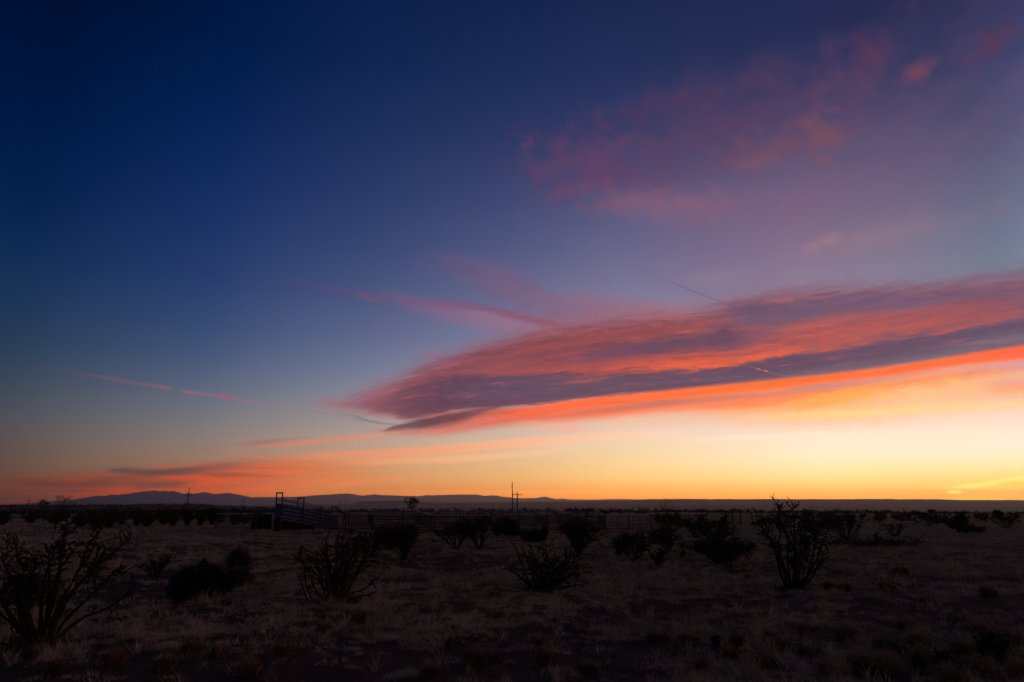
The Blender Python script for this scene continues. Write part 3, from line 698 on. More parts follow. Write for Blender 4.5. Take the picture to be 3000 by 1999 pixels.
MTN = [(-700, 1482), (-300, 1479), (-100, 1481), (45, 1480), (89, 1474.5), (125, 1470.3), (156, 1468.3), (208, 1466), (232, 1461), (260, 1457), (283, 1452.3), (305, 1454), (330, 1448.5), (345, 1451), (360, 1448), (376, 1447.5), (390, 1444), (400, 1442), (408, 1442.5), (429, 1438.5), (441, 1438.6), (455, 1437), (468, 1439), (478, 1438.3), (499, 1440), (508, 1438.5), (523, 1443), (537, 1447), (553, 1444), (566, 1446.5), (581, 1445), (595, 1442.3), (607, 1443), (623, 1447), (642, 1447), (650, 1446), (669, 1444), (695, 1448.5), (717, 1453), (736, 1457.5), (761, 1456.5), (791, 1457), (821, 1457), (858, 1456), (895, 1454.5), (925, 1451.5), (950, 1450), (983, 1448.5), (995, 1446.8), (1017, 1446), (1033, 1447.5), (1054, 1451.5), (1067, 1452.5), (1081, 1450), (1099, 1448.5), (1118, 1451), (1143, 1451.2), (1173, 1452.5), (1195, 1454), (1209, 1453), (1221, 1454.8), (1247, 1451.5), (1309, 1450.5), (1354, 1449), (1399, 1449.5), (1418, 1453), (1433, 1452), (1455, 1452), (1469, 1455.5), (1494, 1457.5), (1503, 1459), (1537, 1460.5), (1548, 1459.5), (1570, 1460), (1585, 1456.5), (1600, 1455.5), (1617, 1460.5), (1631, 1462.5), (1648, 1461), (1671, 1463.5), (1736, 1464), (1770, 1463), (1804, 1462.3), (1872, 1463.4), (1911, 1463), (2000, 1466), (2400, 1472)]
ridge('mountains', MTN, 15500.0, -70.0, 2400.0, 31, 0.8, M['mount'])
HIL = [(985, 1481), (1014, 1478), (1039, 1474.5), (1064, 1469.4), (1091, 1468), (1114, 1468.4), (1137, 1467.4), (1158, 1467), (1188, 1468.5), (1230, 1470.5), (1270, 1472), (1330, 1474), (1400, 1478)]
ridge('hills', HIL, 5600.0, -70.0, 500.0, 57, 0.9, M['mount'])

# ================================================================ the air: one closed box of pale haze
hz = bpy.data.materials.new('haze'); hz.use_nodes = True; TREE[0] = hz.node_tree
for n in list(hz.node_tree.nodes):
    if n.type == 'BSDF_PRINCIPLED': hz.node_tree.nodes.remove(n)
pv = new('ShaderNodeVolumePrincipled'); pv.inputs['Color'].default_value = (0.78, 0.82, 0.96, 1)
pv.inputs['Density'].default_value = HAZE; pv.inputs['Anisotropy'].default_value = 0.8
hz.node_tree.links.new(pv.outputs[0], hz.node_tree.nodes['Material Output'].inputs['Volume'])
hb = MB(); hb.prism([(-21000, -21000, -80), (21000, -21000, -80), (21000, 21000, -80), (-21000, 21000, -80)], (0, 0, 500))
haze = hb.build('haze', hz); tag(haze, kind='stuff')
# ================================================================ the things on the plain
ORD = ['first', 'second', 'third', 'fourth', 'fifth', 'sixth', 'seventh', 'eighth', 'ninth', 'tenth', 'eleventh', 'twelfth', 'thirteenth', 'fourteenth', 'fifteenth', 'sixteenth', 'seventeenth', 'eighteenth', 'nineteenth', 'twentieth']
# ================================================================ cholla cactus
def rnd(r, a, b): return a + (b - a) * r.random()
def perp(d, r):
    v = Vector((r.gauss(0, 1), r.gauss(0, 1), r.gauss(0, 1))); v = v - d * v.dot(d)
    return v.normalized() if v.length > 1e-6 else Vector((1, 0, 0))
def wander(p, d, L, k, r, up=0.1, jit=0.25):
    pts = [p.copy()]; d = d.normalized()
    for i in range(k):
        d = (d + Vector((r.gauss(0, jit), r.gauss(0, jit), r.gauss(0, jit) + up))).normalized()
        p = p + d * (L / k); pts.append(p.copy())
    return pts, d
def joints(mb, p, d, depth, r, L, rad, up=0.05, n=(1, 3), droop=0.0, sides=5):
    """cholla joints growing on one another, with short knobbly ends"""
    pts, d2 = wander(p, d, L, 3, r, up - droop, 0.16)
    mb.tube(pts, [rad * 0.8, rad * 1.05, rad, rad * 0.7], sides)
    if depth <= 0: return
    for _ in range(r.randint(*n)):
        q = pts[r.choice([1, 2, 3, 3])]
        dd = (d2 * rnd(r, 0.4, 1.0) + perp(d2, r) * rnd(r, 0.5, 1.1)).normalized()
        joints(mb, q, dd, depth - 1, r, L * rnd(r, 0.55, 0.85), rad * 0.88, up, n, droop * 1.4, sides)
def make_cholla(name, label, group, loc, limbs, seed, trunk_r=0.026, twig=0.16, depth=2, dens=1.0, start=0.35, dry=0.0, top=0.0, rz=0.0, cat='cholla cactus', jr=1.0, litter=0):
    """limbs: list of point lists from the base up, in metres"""
    r = random.Random(seed)
    root = empty(name, loc, label, cat, group, rz)
    tb = MB()
    tb.tube([(0, 0, -0.12), (0.01, 0, 0.05), (0, 0.01, 0.16)], [trunk_r * 2.6, trunk_r * 2.2, trunk_r * 1.3], 8)
    tb.build('trunk', M['bark'], root, True)
    for lp in limbs:
        lp = [Vector(q) for q in lp]; mb = MB(); tw = MB(); cnt = 0
        # smooth the polyline a little and roughen it
        pts = []
        for i in range(len(lp) - 1):
            seg = (lp[i + 1] - lp[i]).length; k = max(2, int(seg / 0.09))
            for j in range(k):
                t = j / k
                p0 = lp[max(i - 1, 0)]; p1 = lp[i]; p2 = lp[i + 1]; p3 = lp[min(i + 2, len(lp) - 1)]
                q = 0.5 * ((2 * p1) + (-p0 + p2) * t + (2 * p0 - 5 * p1 + 4 * p2 - p3) * t * t + (-p0 + 3 * p1 - 3 * p2 + p3) * t ** 3)
                pts.append(q + Vector((r.gauss(0, 0.006), r.gauss(0, 0.006), r.gauss(0, 0.004))))
        pts.append(lp[-1])
        n = len(pts)
        r0 = trunk_r * rnd(r, 0.7, 1.0) if (lp[0].length < 0.3) else trunk_r * 0.5
        rad = [max(0.011, r0 * (1 - i / n) ** 0.7 + 0.009) * rnd(r, 0.85, 1.18) for i in range(n)]
        mb.tube(pts, rad, 7)
        total = n
        for i in range(1, n):
            f = i / n
            pr = dens * (0.0 if f < start else (0.42 + top * max(0, f - 0.55) * 3))
            while pr > 0:
                if r.random() < pr:
                    d = (pts[i] - pts[i - 1]).normalized()
                    dd = (d * rnd(r, 0.1, 0.9) + perp(d, r)).normalized(); dd.z = dd.z * 0.6 + rnd(r, 0, 0.5)
                    joints(tw, pts[i], dd.normalized(), r.randint(0, depth), r, twig * rnd(r, 0.5, 1.3), rnd(r, 0.009, 0.014) * jr, 0.12, (1, 2), r.choice([0, 0, 0.12, 0.25]))
                    cnt += 1
                pr -= 1.0
        if cnt < 24:                                    # a few joints only: they belong to the branch
            off = len(mb.v); mb.v += tw.v; mb.f += [tuple(q + off for q in f_) for f_ in tw.f]; tw = MB()
        b = mb.build('branch', M['bark'], root, True)
        if tw.f: tw.build('joints', M['joint_dry'] if r.random() < dry else M['joint'], b, True)
    if litter:
        lt = MB()
        for _ in range(litter):
            a = rnd(r, 0, 6.283); q = r.random() ** 0.6 * 0.5; p = Vector((math.cos(a) * q, math.sin(a) * q, 0.04 + 0.16 * r.random() * (1 - q / 0.5)))
            pts, _d = wander(p, Vector((r.gauss(0, 1), r.gauss(0, 1), r.gauss(0.15, 0.5))), rnd(r, 0.08, 0.22), 2, r, 0, 0.2); lt.tube(pts, [0.018, 0.02, 0.013], 5)
        lt.build('fallen_joints', M['foot'], root, True)
    return root
def auto_limbs(seed, H, Wd, n=7, fan=1.0, wild=0.12, low=False, lean=0.0):
    """a vase of limbs: H tall, Wd wide"""
    r = random.Random(seed * 7 + 1); out = []
    for i in range(n):
        a = 2 * math.pi * (i + rnd(r, -0.3, 0.3)) / n
        rr = Wd / 2 * (rnd(r, 0.35, 1.0) if i % 3 else rnd(r, 0.85, 1.05)); h = H * (rnd(r, 0.72, 1.0) if i else 1.0)
        if i == 0: rr *= 0.5
        if rr > Wd * 0.4: h *= rnd(r, 0.7, 0.92)
        ex = Vector((math.cos(a) * rr + lean * h, math.sin(a) * rr * 0.8, h))
        pts = [Vector((0, 0, 0.02))]
        for t in (0.14, 0.34, 0.56, 0.8):
            s_ = t ** (0.75 if not low else 0.55)
            pts.append(Vector((ex.x * s_ * (0.75 + 0.25 * t), ex.y * s_, h * t)) + Vector((r.gauss(0, wild), r.gauss(0, wild), 0)) * t * H * 0.4)
        pts.append(ex); out.append(pts)
        # forks
        for _ in range(r.randint(2, 4)):
            k = r.choice([1, 2, 3, 4]); q = pts[k]
            e = ex + Vector((r.gauss(0, 0.16) * Wd, r.gauss(0, 0.16) * Wd, -abs(r.gauss(0, 0.14)) * H))
            m_ = (q + e) / 2 + Vector((r.gauss(0, 0.05), r.gauss(0, 0.05), 0.03)) * H
            out.append([q, m_, e])
    return out
def ppm(px, py):
    """pixels of the photograph per metre at a ground point, and the point"""
    x, y = gpt(px, py); d = px_dir(px, py); 
    dist = math.hypot(x, y); dep = y * math.cos(PITCH) - (CAM_H) * math.sin(PITCH)
    return x, y, FPX / dep
def traced(bx, by, lines, seed, spread=0.5):
    """limbs drawn over the photograph about the base, given depth of their own"""
    x, y, k = ppm(bx, by); r = random.Random(seed); out = []
    for ln in lines:
        dp = 0.0; tgt = rnd(r, -1, 1) * spread; pts = []
        L = len(ln)
        for i, (px, py) in enumerate(ln):
            f = i / max(L - 1, 1)
            pts.append(Vector(((px - bx) / k, tgt * f, max((by - py) / k, -0.05))))
        out.append(pts)
    return x, y, k, out
G_CH = 'cholla cacti in the near grass'
def near_cholla(bx, by, lines, seed, label, spread=0.45, extra=(), **kw):
    x, y, k, L = traced(bx, by, lines, seed, spread)
    for (ox, wpx, hpx, n, lean) in extra:
        for lp in auto_limbs(seed + int(abs(ox)) + 50, hpx / k, wpx / k, n, lean=lean): L.append([Vector((q.x + ox / k * min(1, q.z / (hpx / k) * 3), q.y, q.z)) for q in lp])
    return make_cholla('cholla_cactus', label, G_CH, (x, y, gz1(x, y)), L, seed, **kw)
# far left: thick-armed, leaning right
near_cholla(118, 1895, [
    [(118, 1895), (112, 1800), (100, 1720), (72, 1680), (40, 1655), (28, 1600)],
    [(118, 1895), (125, 1790), (135, 1690), (138, 1640), (135, 1565)],
    [(120, 1890), (140, 1760), (150, 1660), (146, 1610), (158, 1535)],
    [(130, 1895), (150, 1780), (190, 1690), (205, 1620), (240, 1560)],
    [(135, 1895), (160, 1800), (200, 1720), (240, 1675), (290, 1625), (322, 1595)],
    [(140, 1892), (175, 1770), (230, 1715), (270, 1670), (292, 1652)],
    [(145, 1895), (190, 1820), (260, 1755), (320, 1700), (362, 1664)],
    [(150, 1890), (210, 1820), (280, 1790), (345, 1730)],
    [(112, 1885), (90, 1830), (60, 1760), (20, 1700), (-10, 1640)],
    [(105, 1890), (70, 1840), (55, 1780), (-10, 1745), (-40, 1700)],
    [(110, 1880), (85, 1760), (68, 1690), (66, 1610)],
    [(125, 1880), (122, 1760), (118, 1700), (105, 1630)],
    [(192, 1690), (205, 1650), (200, 1610)], [(240, 1675), (250, 1630), (252, 1606)], [(150, 1660), (170, 1610)],
    [(262, 1750), (266, 1700), (262, 1664)], [(228, 1716), (236, 1680), (246, 1640)],
    ], 3, 'big thick-armed cholla at the left edge, its bare arms leaning right', trunk_r=0.028, twig=0.15, dens=1.1, depth=2, start=0.35, top=2.2, jr=1.05, litter=90, extra=((-55, 110, 240, 5, -0.1),))
# tall skeletal one, left of centre
near_cholla(985, 1770, [
    [(975, 1770), (985, 1700), (990, 1640), (992, 1580), (998, 1545), (993, 1512)],
    [(980, 1770), (970, 1690), (975, 1640), (972, 1580)], [(985, 1770), (978, 1650), (968, 1600), (972, 1562)],
    [(965, 1770), (950, 1700), (940, 1620), (935, 1590), (945, 1555)],
    [(960, 1770), (935, 1710), (900, 1690), (880, 1660), (855, 1630), (858, 1612)],
    [(955, 1770), (920, 1765), (890, 1725), (880, 1685), (858, 1650), (832, 1636)],
    [(960, 1765), (925, 1730), (905, 1670), (880, 1640), (893, 1602)],
    [(990, 1770), (1010, 1700), (1015, 1640), (1006, 1610)],
    [(990, 1770), (1002, 1690), (1030, 1650), (1050, 1620), (1060, 1610)],
    [(995, 1770), (1020, 1720), (1050, 1680), (1075, 1660), (1088, 1648)],
    [(1000, 1770), (1020, 1745), (1060, 1730), (1085, 1705), (1103, 1697)],
    [(1000, 1772), (1040, 1750), (1090, 1740), (1110, 1728)],
    [(975, 1770), (962, 1680), (950, 1640), (948, 1600)], [(968, 1770), (955, 1700), (925, 1660), (915, 1625)],
    [(992, 1580), (1010, 1570), (1022, 1562), (1030, 1560)], [(990, 1640), (1004, 1610), (1010, 1585)],
    [(998, 1690), (1022, 1650), (1026, 1616)], [(985, 1690), (960, 1650), (958, 1612)],
    [(912, 1790), (895, 1740), (885, 1700)], [(975, 1700), (985, 1660), (982, 1600)], [(1004, 1770), (1030, 1700), (1048, 1668), (1062, 1640)],
    ], 5, 'tall sprawling cholla with long bare upright arms, left of centre', trunk_r=0.017, twig=0.16, dens=1.35, depth=2, start=0.15, dry=0.35, jr=0.9, litter=80, extra=((0, 210, 180, 9, 0.0),))
# centre, dark, spreading to the right
near_cholla(1592, 1738, [
    [(1570, 1735), (1545, 1700), (1525, 1650), (1515, 1620), (1495, 1592)],
    [(1575, 1735), (1560, 1680), (1540, 1640), (1530, 1610), (1538, 1600)],
    [(1580, 1735), (1572, 1670), (1560, 1620), (1548, 1600)],
    [(1590, 1735), (1590, 1680), (1600, 1640), (1604, 1612), (1628, 1606)],
    [(1590, 1735), (1605, 1690), (1620, 1660), (1640, 1640), (1650, 1630)],
    [(1595, 1735), (1630, 1700), (1655, 1670), (1672, 1640), (1668, 1628)],
    [(1598, 1738), (1640, 1715), (1680, 1690), (1696, 1675), (1705, 1700)],
    [(1600, 1738), (1650, 1725), (1690, 1715), (1702, 1718)],
    [(1565, 1735), (1530, 1700), (1500, 1680), (1495, 1672)],
    [(1585, 1735), (1600, 1700), (1650, 1660), (1690, 1655)], [(1580, 1735), (1565, 1700), (1550, 1660), (1552, 1630)],
    [(1600, 1735), (1625, 1690), (1640, 1660), (1660, 1650)],
    ], 8, 'dark tangled cholla in the middle of the grass, arms reaching low to the right', trunk_r=0.024, twig=0.18, dens=1.6, depth=2, start=0.15, jr=1.05, litter=110, extra=((30, 180, 110, 8, 0.1),))
# tall vase on the right, tips above the horizon
near_cholla(2330, 1732, [
    [(2315, 1730), (2300, 1670), (2290, 1610), (2302, 1560), (2302, 1520), (2303, 1485)],
    [(2330, 1730), (2335, 1660), (2342, 1600), (2345, 1545), (2346, 1510), (2350, 1487)],
    [(2310, 1730), (2290, 1660), (2288, 1600), (2265, 1560), (2262, 1530)],
    [(2318, 1730), (2315, 1650), (2320, 1590), (2315, 1545), (2322, 1520)],
    [(2340, 1730), (2365, 1660), (2378, 1600), (2375, 1550), (2362, 1520)],
    [(2345, 1730), (2380, 1670), (2400, 1610), (2412, 1560), (2405, 1540)],
    [(2345, 1730), (2370, 1680), (2395, 1640), (2415, 1590), (2430, 1560)],
    [(2335, 1730), (2350, 1660), (2358, 1600), (2365, 1550), (2385, 1530)],
    [(2350, 1715), (2375, 1700), (2400, 1670), (2422, 1640), (2428, 1620)],
    [(2315, 1725), (2296, 1690), (2292, 1640), (2278, 1590), (2256, 1568)],
    [(2325, 1720), (2330, 1650), (2328, 1600), (2290, 1540), (2282, 1520)],
    [(2345, 1600), (2330, 1560), (2330, 1525)], [(2378, 1610), (2392, 1580), (2395, 1545)],
    ], 11, 'tallest vase-shaped cholla on the right, two tips poking above the horizon', spread=0.4, trunk_r=0.034, twig=0.16, dens=0.85, depth=2, start=0.42, dry=0.45, top=3.6, jr=1.1, litter=110, extra=((10, 130, 170, 4, 0.0),))
def vase(bx, by, wpx, hpx, seed, label, n=9, name='cholla_cactus', group=G_CH, **kw):
    x, y, k = ppm(bx, by)
    fan = kw.pop('low', False); lean = kw.pop('lean', 0.0)
    tw = kw.get('twig', 0.13)
    H = max(hpx / k - tw * 0.8, 0.3); Wd = max(wpx / k - tw * 0.6, 0.3)
    return make_cholla(name, label, group, (x, y, gz1(x, y)), auto_limbs(seed, H, Wd, n, low=fan, lean=lean), seed, **kw)
DK = dict(twig=0.22, dens=1.1, depth=2, start=0.35, top=3.2, jr=1.2, litter=30)
vase(1150, 1615, 120, 78, 21, 'left cholla of the touching pair in front of the corral rails, knobbly crown', 9, dry=0.5, low=True, **DK)
vase(1150 + 255, 1612, 110, 95, 22, 'rounded russet cholla bush right of the touching dark clumps, thin bare lower stems', 9, dry=0.6, low=True, **DK)
vase(1340, 1612, 110, 88, 23, 'low leafy-looking cholla between the corral rails and the dark round shrub', 9, dry=0.4, low=True, **DK)
vase(1085, 1640, 100, 80, 24, 'dense cholla with a spreading left arm, left of the corral corner bush', 9, dry=0.1, low=True, **DK)
vase(1185, 1648, 95, 112, 25, 'cholla with a raised round head just right of the dense one', 9, dry=0.2, **DK)
vase(1695, 1632, 118, 128, 26, 'vase-shaped dark cholla right of the utility poles, thick trunk bare at the foot', 10, trunk_r=0.036, dry=0.1, **DK)
vase(1855, 1642, 112, 86, 27, 'broad cholla with slender trunk stems, right of the vase-shaped one', 10, dry=0.35, low=True, **DK)
vase(1932, 1658, 70, 54, 28, 'smallest spiky cholla in front of the leaning one', 7, dry=0.3, low=True, twig=0.11, dens=0.9, depth=2, start=0.3)
vase(1962, 1622, 90, 80, 29, 'cholla leaning over the smallest spiky one', 8, dry=0.4, lean=-0.15, **DK)
vase(2118, 1658, 170, 78, 30, 'low wide dense cholla mound left of the tallest cholla', 14, dry=0.0, low=True, twig=0.17, dens=3.6, depth=2, start=0.1, top=2.0)
vase(2105, 1612, 120, 106, 31, 'russet cholla standing behind the low wide mound', 10, dry=0.8, **DK)
vase(2040, 1578, 110, 72, 32, 'hazy russet cholla beyond the corral end', 9, dry=0.9, **DK)
vase(1965, 1560, 120, 68, 33, 'bushy cholla under the bare tree', 10, dry=0.8, low=True, **DK)
vase(2252, 1560, 60, 46, 34, 'small cholla behind the tallest one, on its left', 7, dry=0.5, low=True, **DK)
vase(2482, 1586, 118, 76, 35, 'umbrella-shaped cholla with a clear forked stem, right of the tallest one', 9, dry=0.5, **DK)
vase(2625, 1572, 96, 44, 36, 'low cholla at the end of the dead brush heap', 8, dry=0.3, low=True, twig=0.12, dens=0.7, depth=1, start=0.3)
vase(458, 1692, 96, 66, 37, 'small drooping cholla alone on the left, above the grass', 8, dry=0.1, low=True, twig=0.12, dens=1.0, depth=2, start=0.5, top=2.0)
vase(2390, 1572, 60, 50, 38, 'small cholla tucked against the right side of the tallest one', 7, dry=0.5, low=True, **DK)
vase(2720, 1540, 120, 40, 39, 'loose cholla clump left of the dark leaning shrub at the right', 8, dry=0.5, low=True, **DK)
vase(2950, 1548, 80, 46, 40, 'round cholla near the right edge of the plain', 8, dry=0.4, low=True, **DK)

# ---------------------------------------------------------------- dead brush heap
def brush_heap():
    x, y, k = ppm(2560, 1600); r = random.Random(77)
    root = empty('brush_heap', (x, y, gz1(x, y)), 'long low heap of dead brush and broken limbs, right of the umbrella-shaped cholla', 'brush heap')
    W_ = 270 / k
    for q in range(5):
        mb = MB()
        for _ in range(60):
            px = rnd(r, -0.5, 0.5) * W_; h = rnd(r, 0.05, 0.32) * (1.0 + 0.5 * math.sin(px * 3))
            p = Vector((px, rnd(r, -0.4, 0.4), h)); d = Vector((rnd(r, -1, 1), rnd(r, -1, 1), rnd(r, -0.3, 0.5))).normalized()
            pts, _d = wander(p, d, rnd(r, 0.25, 0.7), 4, r, 0.0, 0.25); mb.tube(pts, [0.02, 0.017, 0.014, 0.011, 0.008], 5)
        mb.build('limb_tangle', M['bark'], root, True)
    mb = MB()
    mb.tube([(0.2, 0, 0), (0.26, 0, 0.3), (0.2, 0.02, 0.62), (0.28, 0, 0.8)], [0.16, 0.13, 0.10, 0.05], 8)
    mb.tube([(0.24, 0, 0.3), (0.5, 0.05, 0.42), (0.8, 0, 0.28)], [0.07, 0.05, 0.03], 6)
    mb.tube([(0.22, 0, 0.5), (0.1, 0.05, 0.62), (-0.02, 0, 0.6)], [0.05, 0.04, 0.02], 6)
    mb.build('stump', M['bark'], root, True)
    for sx in (-0.9, -0.6, 1.2, 1.5):
        mb = MB()
        for _ in range(5):
            joints(mb, Vector((sx, 0, 0.1)), Vector((rnd(r, -0.8, 0.8), rnd(r, -0.4, 0.4), 1)), 2, r, 0.38, 0.016, 0.0, (1, 2))
        mb.build('dead_branch', M['bark'], root, True)
brush_heap()

# ================================================================ leafy shrubs, yucca, trees
def leaf_cloud(centres, n, size, seed, narrow=0.4, fill=0.55):
    """many small leaf faces through lumpy volumes; centres: (x, y, z, rx, ry, rz)"""
    g = np.random.default_rng(seed); C = np.array(centres, dtype=float)
    w = (C[:, 3] * C[:, 4] * C[:, 5]) ** 0.7; idx = g.choice(len(C), n, p=w / w.sum())
    d = g.normal(size=(n, 3)); d /= np.linalg.norm(d, axis=1, keepdims=True)
    rad = g.random(n) ** fill
    P = C[idx, :3] + d * C[idx, 3:6] * rad[:, None] * (0.86 + 0.28 * g.random((n, 1)))
    a = g.normal(size=(n, 3)) + d * 0.8; a /= np.linalg.norm(a, axis=1, keepdims=True)
    b = np.cross(a, g.normal(size=(n, 3))); b /= np.linalg.norm(b, axis=1, keepdims=True)
    s = size * (0.6 + 0.8 * g.random((n, 1)))
    V = np.stack([P - b * s * narrow, P + b * s * narrow, P + a * s * 2.0], 1).reshape(-1, 3)
    return V, np.arange(3 * n).reshape(-1, 3)
def leafy(name, label, cat, group, loc, H, Wd, seed, m, n=7000, size=0.03, lumps=16, narrow=0.35, rz=0.0):
    r = random.Random(seed); root = empty(name, loc, label, cat, group, rz)
    cs = []
    for i in range(lumps):
        a = rnd(r, 0, 6.283); q = r.random() ** 0.5 * Wd * 0.40; h = H * rnd(r, 0.18, 0.84) * (1 - 0.45 * (q / (Wd * 0.42)) ** 2)
        s_ = rnd(r, 0.10, 0.20) * min(H * 1.5, Wd)
        cs.append((math.cos(a) * q, math.sin(a) * q * 0.8, max(h, s_ * 0.55), s_, s_, s_ * rnd(r, 0.7, 1.15)))
    for i in range(lumps * 2):                         # ragged shoots standing out of the mass
        c = r.choice(cs[:lumps]); a = rnd(r, 0, 6.283); up_ = rnd(r, 0.1, 1.0); s_ = c[3] * rnd(r, 0.22, 0.4)
        cs.append((c[0] + math.cos(a) * c[3] * 1.05, c[1] + math.sin(a) * c[3] * 0.8, c[2] + c[5] * up_ * 1.2, s_ * 0.8, s_ * 0.8, s_ * 1.5))
    V_, F_ = leaf_cloud(cs, n, size, seed, narrow)
    V_[:, 2] = np.maximum(V_[:, 2], 0.0)
    np_mesh('foliage', V_, F_, m, root)
    mb = MB()
    for c in cs:
        e = Vector(c[:3]); mb.tube([Vector((0, 0, -0.05)), e * 0.45 + Vector((0, 0, 0.02)), e], [0.03, 0.022, 0.008], 5)
    mb.build('stems', M['bark'], root)
    return root
def put_leafy(bx, by, wpx, hpx, seed, label, m, name='shrub', cat='shrub', group=None, **kw):
    x, y, k = ppm(bx, by)
    return leafy(name, label, cat, group, (x, y, gz1(x, y)), hpx / k * 1.0, wpx / k, seed, m, **kw)
put_leafy(605, 1755, 215, 112, 51, 'large black-green juniper shrub, widest on the left', M['leaf_dark'], 'juniper_shrub', 'juniper shrub', n=30000, size=0.028, lumps=30)
put_leafy(705, 1730, 90, 66, 52, 'paler ragged shrub leaning on the right of the large juniper', M['leaf_pale'], n=5000, size=0.026, lumps=12)
put_leafy(1490, 1574, 104, 64, 53, 'round black shrub in front of the corral, below the utility poles', M['leaf_dark'], n=9000, size=0.05, lumps=18)
put_leafy(1560, 1593, 92, 54, 54, 'low rounded shrub right of the round black one', M['leaf_dark'], n=6000, size=0.05, lumps=14)
put_leafy(2835, 1562, 120, 38, 55, 'dark leaning shrub low at the right', M['leaf_dark'], n=6000, size=0.05, lumps=12)
put_leafy(2800, 1548, 90, 52, 56, 'taller dark shrub behind the leaning one', M['leaf_dark'], n=6000, size=0.06, lumps=12)

for bx_, by_, w_, h_, s_, lb_ in ((2800, 1992, 150, 80, 57, 'dark brush clump at the bottom edge, left part of the lower right corner'), (2925, 1960, 120, 110, 58, 'tallest dark brush clump in the lower right corner'), (2690, 1925, 120, 60, 59, 'dark low brush clump between the feathery bushes, lower right'),
                                (2580, 2005, 150, 60, 60, 'dark brush clump at the bottom edge right of centre'), (2120, 1910, 110, 40, 63, 'low dark brush patch in the bottom grass below the tallest cholla')):
    put_leafy(bx_, by_, w_, h_, s_, lb_, M['leaf_dark'], 'brush_clump', 'brush', n=3200, size=0.02, lumps=10)
def yucca(bx, by, wpx, hpx, seed, label):
    x, y, k = ppm(bx, by); r = random.Random(seed)
    root = empty('yucca', (x, y, gz1(x, y)), label, 'yucca'); R0 = wpx / k / 2; Hh = hpx / k
    mb = MB()
    for i in range(620):
        a = rnd(r, 0, 6.283); e = rnd(r, 0.0, 1.0) ** 1.2 * math.pi / 2
        L = rnd(r, 0.75, 1.05); d = Vector((math.cos(a) * math.cos(e) * R0 * 1.15, math.sin(a) * math.cos(e) * R0 * 1.15, math.sin(e) * Hh * 0.88)) * L
        o = Vector((0, 0, Hh * 0.10)); s_ = Vector((-math.sin(a), math.cos(a), 0)) * 0.024
        p1 = o + d * 0.5 + Vector((0, 0, 0.02)); n0 = len(mb.v)
        mb.v += [tuple(o - s_), tuple(o + s_), tuple(p1 + s_), tuple(p1 - s_), tuple(o + d)]
        mb.f += [(n0, n0 + 1, n0 + 2, n0 + 3), (n0 + 3, n0 + 2, n0 + 4)]
    mb.build('leaves', M['yucca'], root)
    t = MB(); t.tube([(0, 0, -0.1), (0, 0, Hh * 0.16)], [0.12, 0.10], 8); t.build('stem', M['bark'], root)
    return root
yucca(696, 1670, 128, 78, 61, 'spiky yucca rosette just behind the large juniper')
yucca(2002, 1633, 28, 22, 62, 'small green yucca between the leaning cholla and the low wide mound')
yucca(1813, 1632, 34, 26, 63, 'small yucca at the left foot of the broad cholla')

def tree(x, y, H, Wd, seed, label, leaf=None, n=3500, size=0.06, bare=0.0, name='tree', trunk=0.09, group=None):
    r = random.Random(seed); root = empty(name, (x, y, gz1(x, y) - 0.05), label, 'tree', group)
    tr = MB(); tips = []
    fork = [Vector((0, 0, 0)), Vector((0.02, 0, H * 0.12)), Vector((0, 0.03, H * 0.24))]
    tr.tube(fork, [trunk * 1.5, trunk * 1.15, trunk], 8); tr.build('trunk', M['bark'], root, True)
    def grow(p, d, L, rad, dep, mb):
        pts, d2 = wander(p, d, L, 4, r, 0.05, 0.16); mb.tube(pts, [rad, rad * .88, rad * .76, rad * .66, rad * .55], 5)
        tips.append(pts[-1]); 
        if dep <= 2: tips.append(pts[2])
        if dep <= 0: return
        for i in range(r.randint(2, 3)):
            grow(pts[r.choice([2, 3, 4, 4])], (d2 + perp(d2, r) * rnd(r, 0.35, 0.8)).normalized(), L * rnd(r, 0.55, 0.82), rad * 0.55, dep - 1, mb)
    for i in range(5):
        a = 6.283 * (i + rnd(r, -.2, .2)) / 5; mb = MB()
        d = Vector((math.cos(a) * Wd / H * 0.8, math.sin(a) * Wd / H * 0.8, 1.0)).normalized()
        grow(fork[-1] - Vector((0, 0, H * 0.04 * i * 0.5)), d, H * 0.34, trunk * 0.62, 3 + (1 if bare else 0), mb)
        mb.build('limb', M['bark'], root, True)
    if leaf is not None:
        T = [t for t in tips if t.z > H * 0.33]; 
        hs = sorted(math.hypot(t.x, t.y) for t in T); mx = hs[int(len(hs) * 0.85)]
        cs = [(t.x * Wd * 0.43 / mx, t.y * Wd * 0.43 / mx, min(t.z, H * 0.9), Wd * 0.085, Wd * 0.085, Wd * 0.07) for t in r.sample(T, min(len(T), 60))]
        V_, F_ = leaf_cloud(cs, n, size, seed, 0.45); np_mesh('crown', V_, F_, leaf, root)
    return root
x_, y_ = at(1207, 168); tree(x_, y_, 4.1, 4.9, 71, 'round-crowned small tree alone on the plain behind the corral', M['leaf_pale'], 4200, 0.07)
x_, y_ = at(1950, 118); tree(x_, y_, 3.6, 4.4, 72, 'leafless forked tree standing against the horizon, right of centre', None, bare=1, trunk=0.08)
x_, y_ = at(125, 190); tree(x_, y_, 4.3, 3.6, 73, 'leafy small tree at the far left, left of the half-bare one', M['leaf_pale'], 1500, 0.08)
x_, y_ = at(182, 185); tree(x_, y_, 5.0, 5.6, 74, 'half-bare tree beside the leafy one at the far left', M['leaf_pale'], 900, 0.08, bare=1)
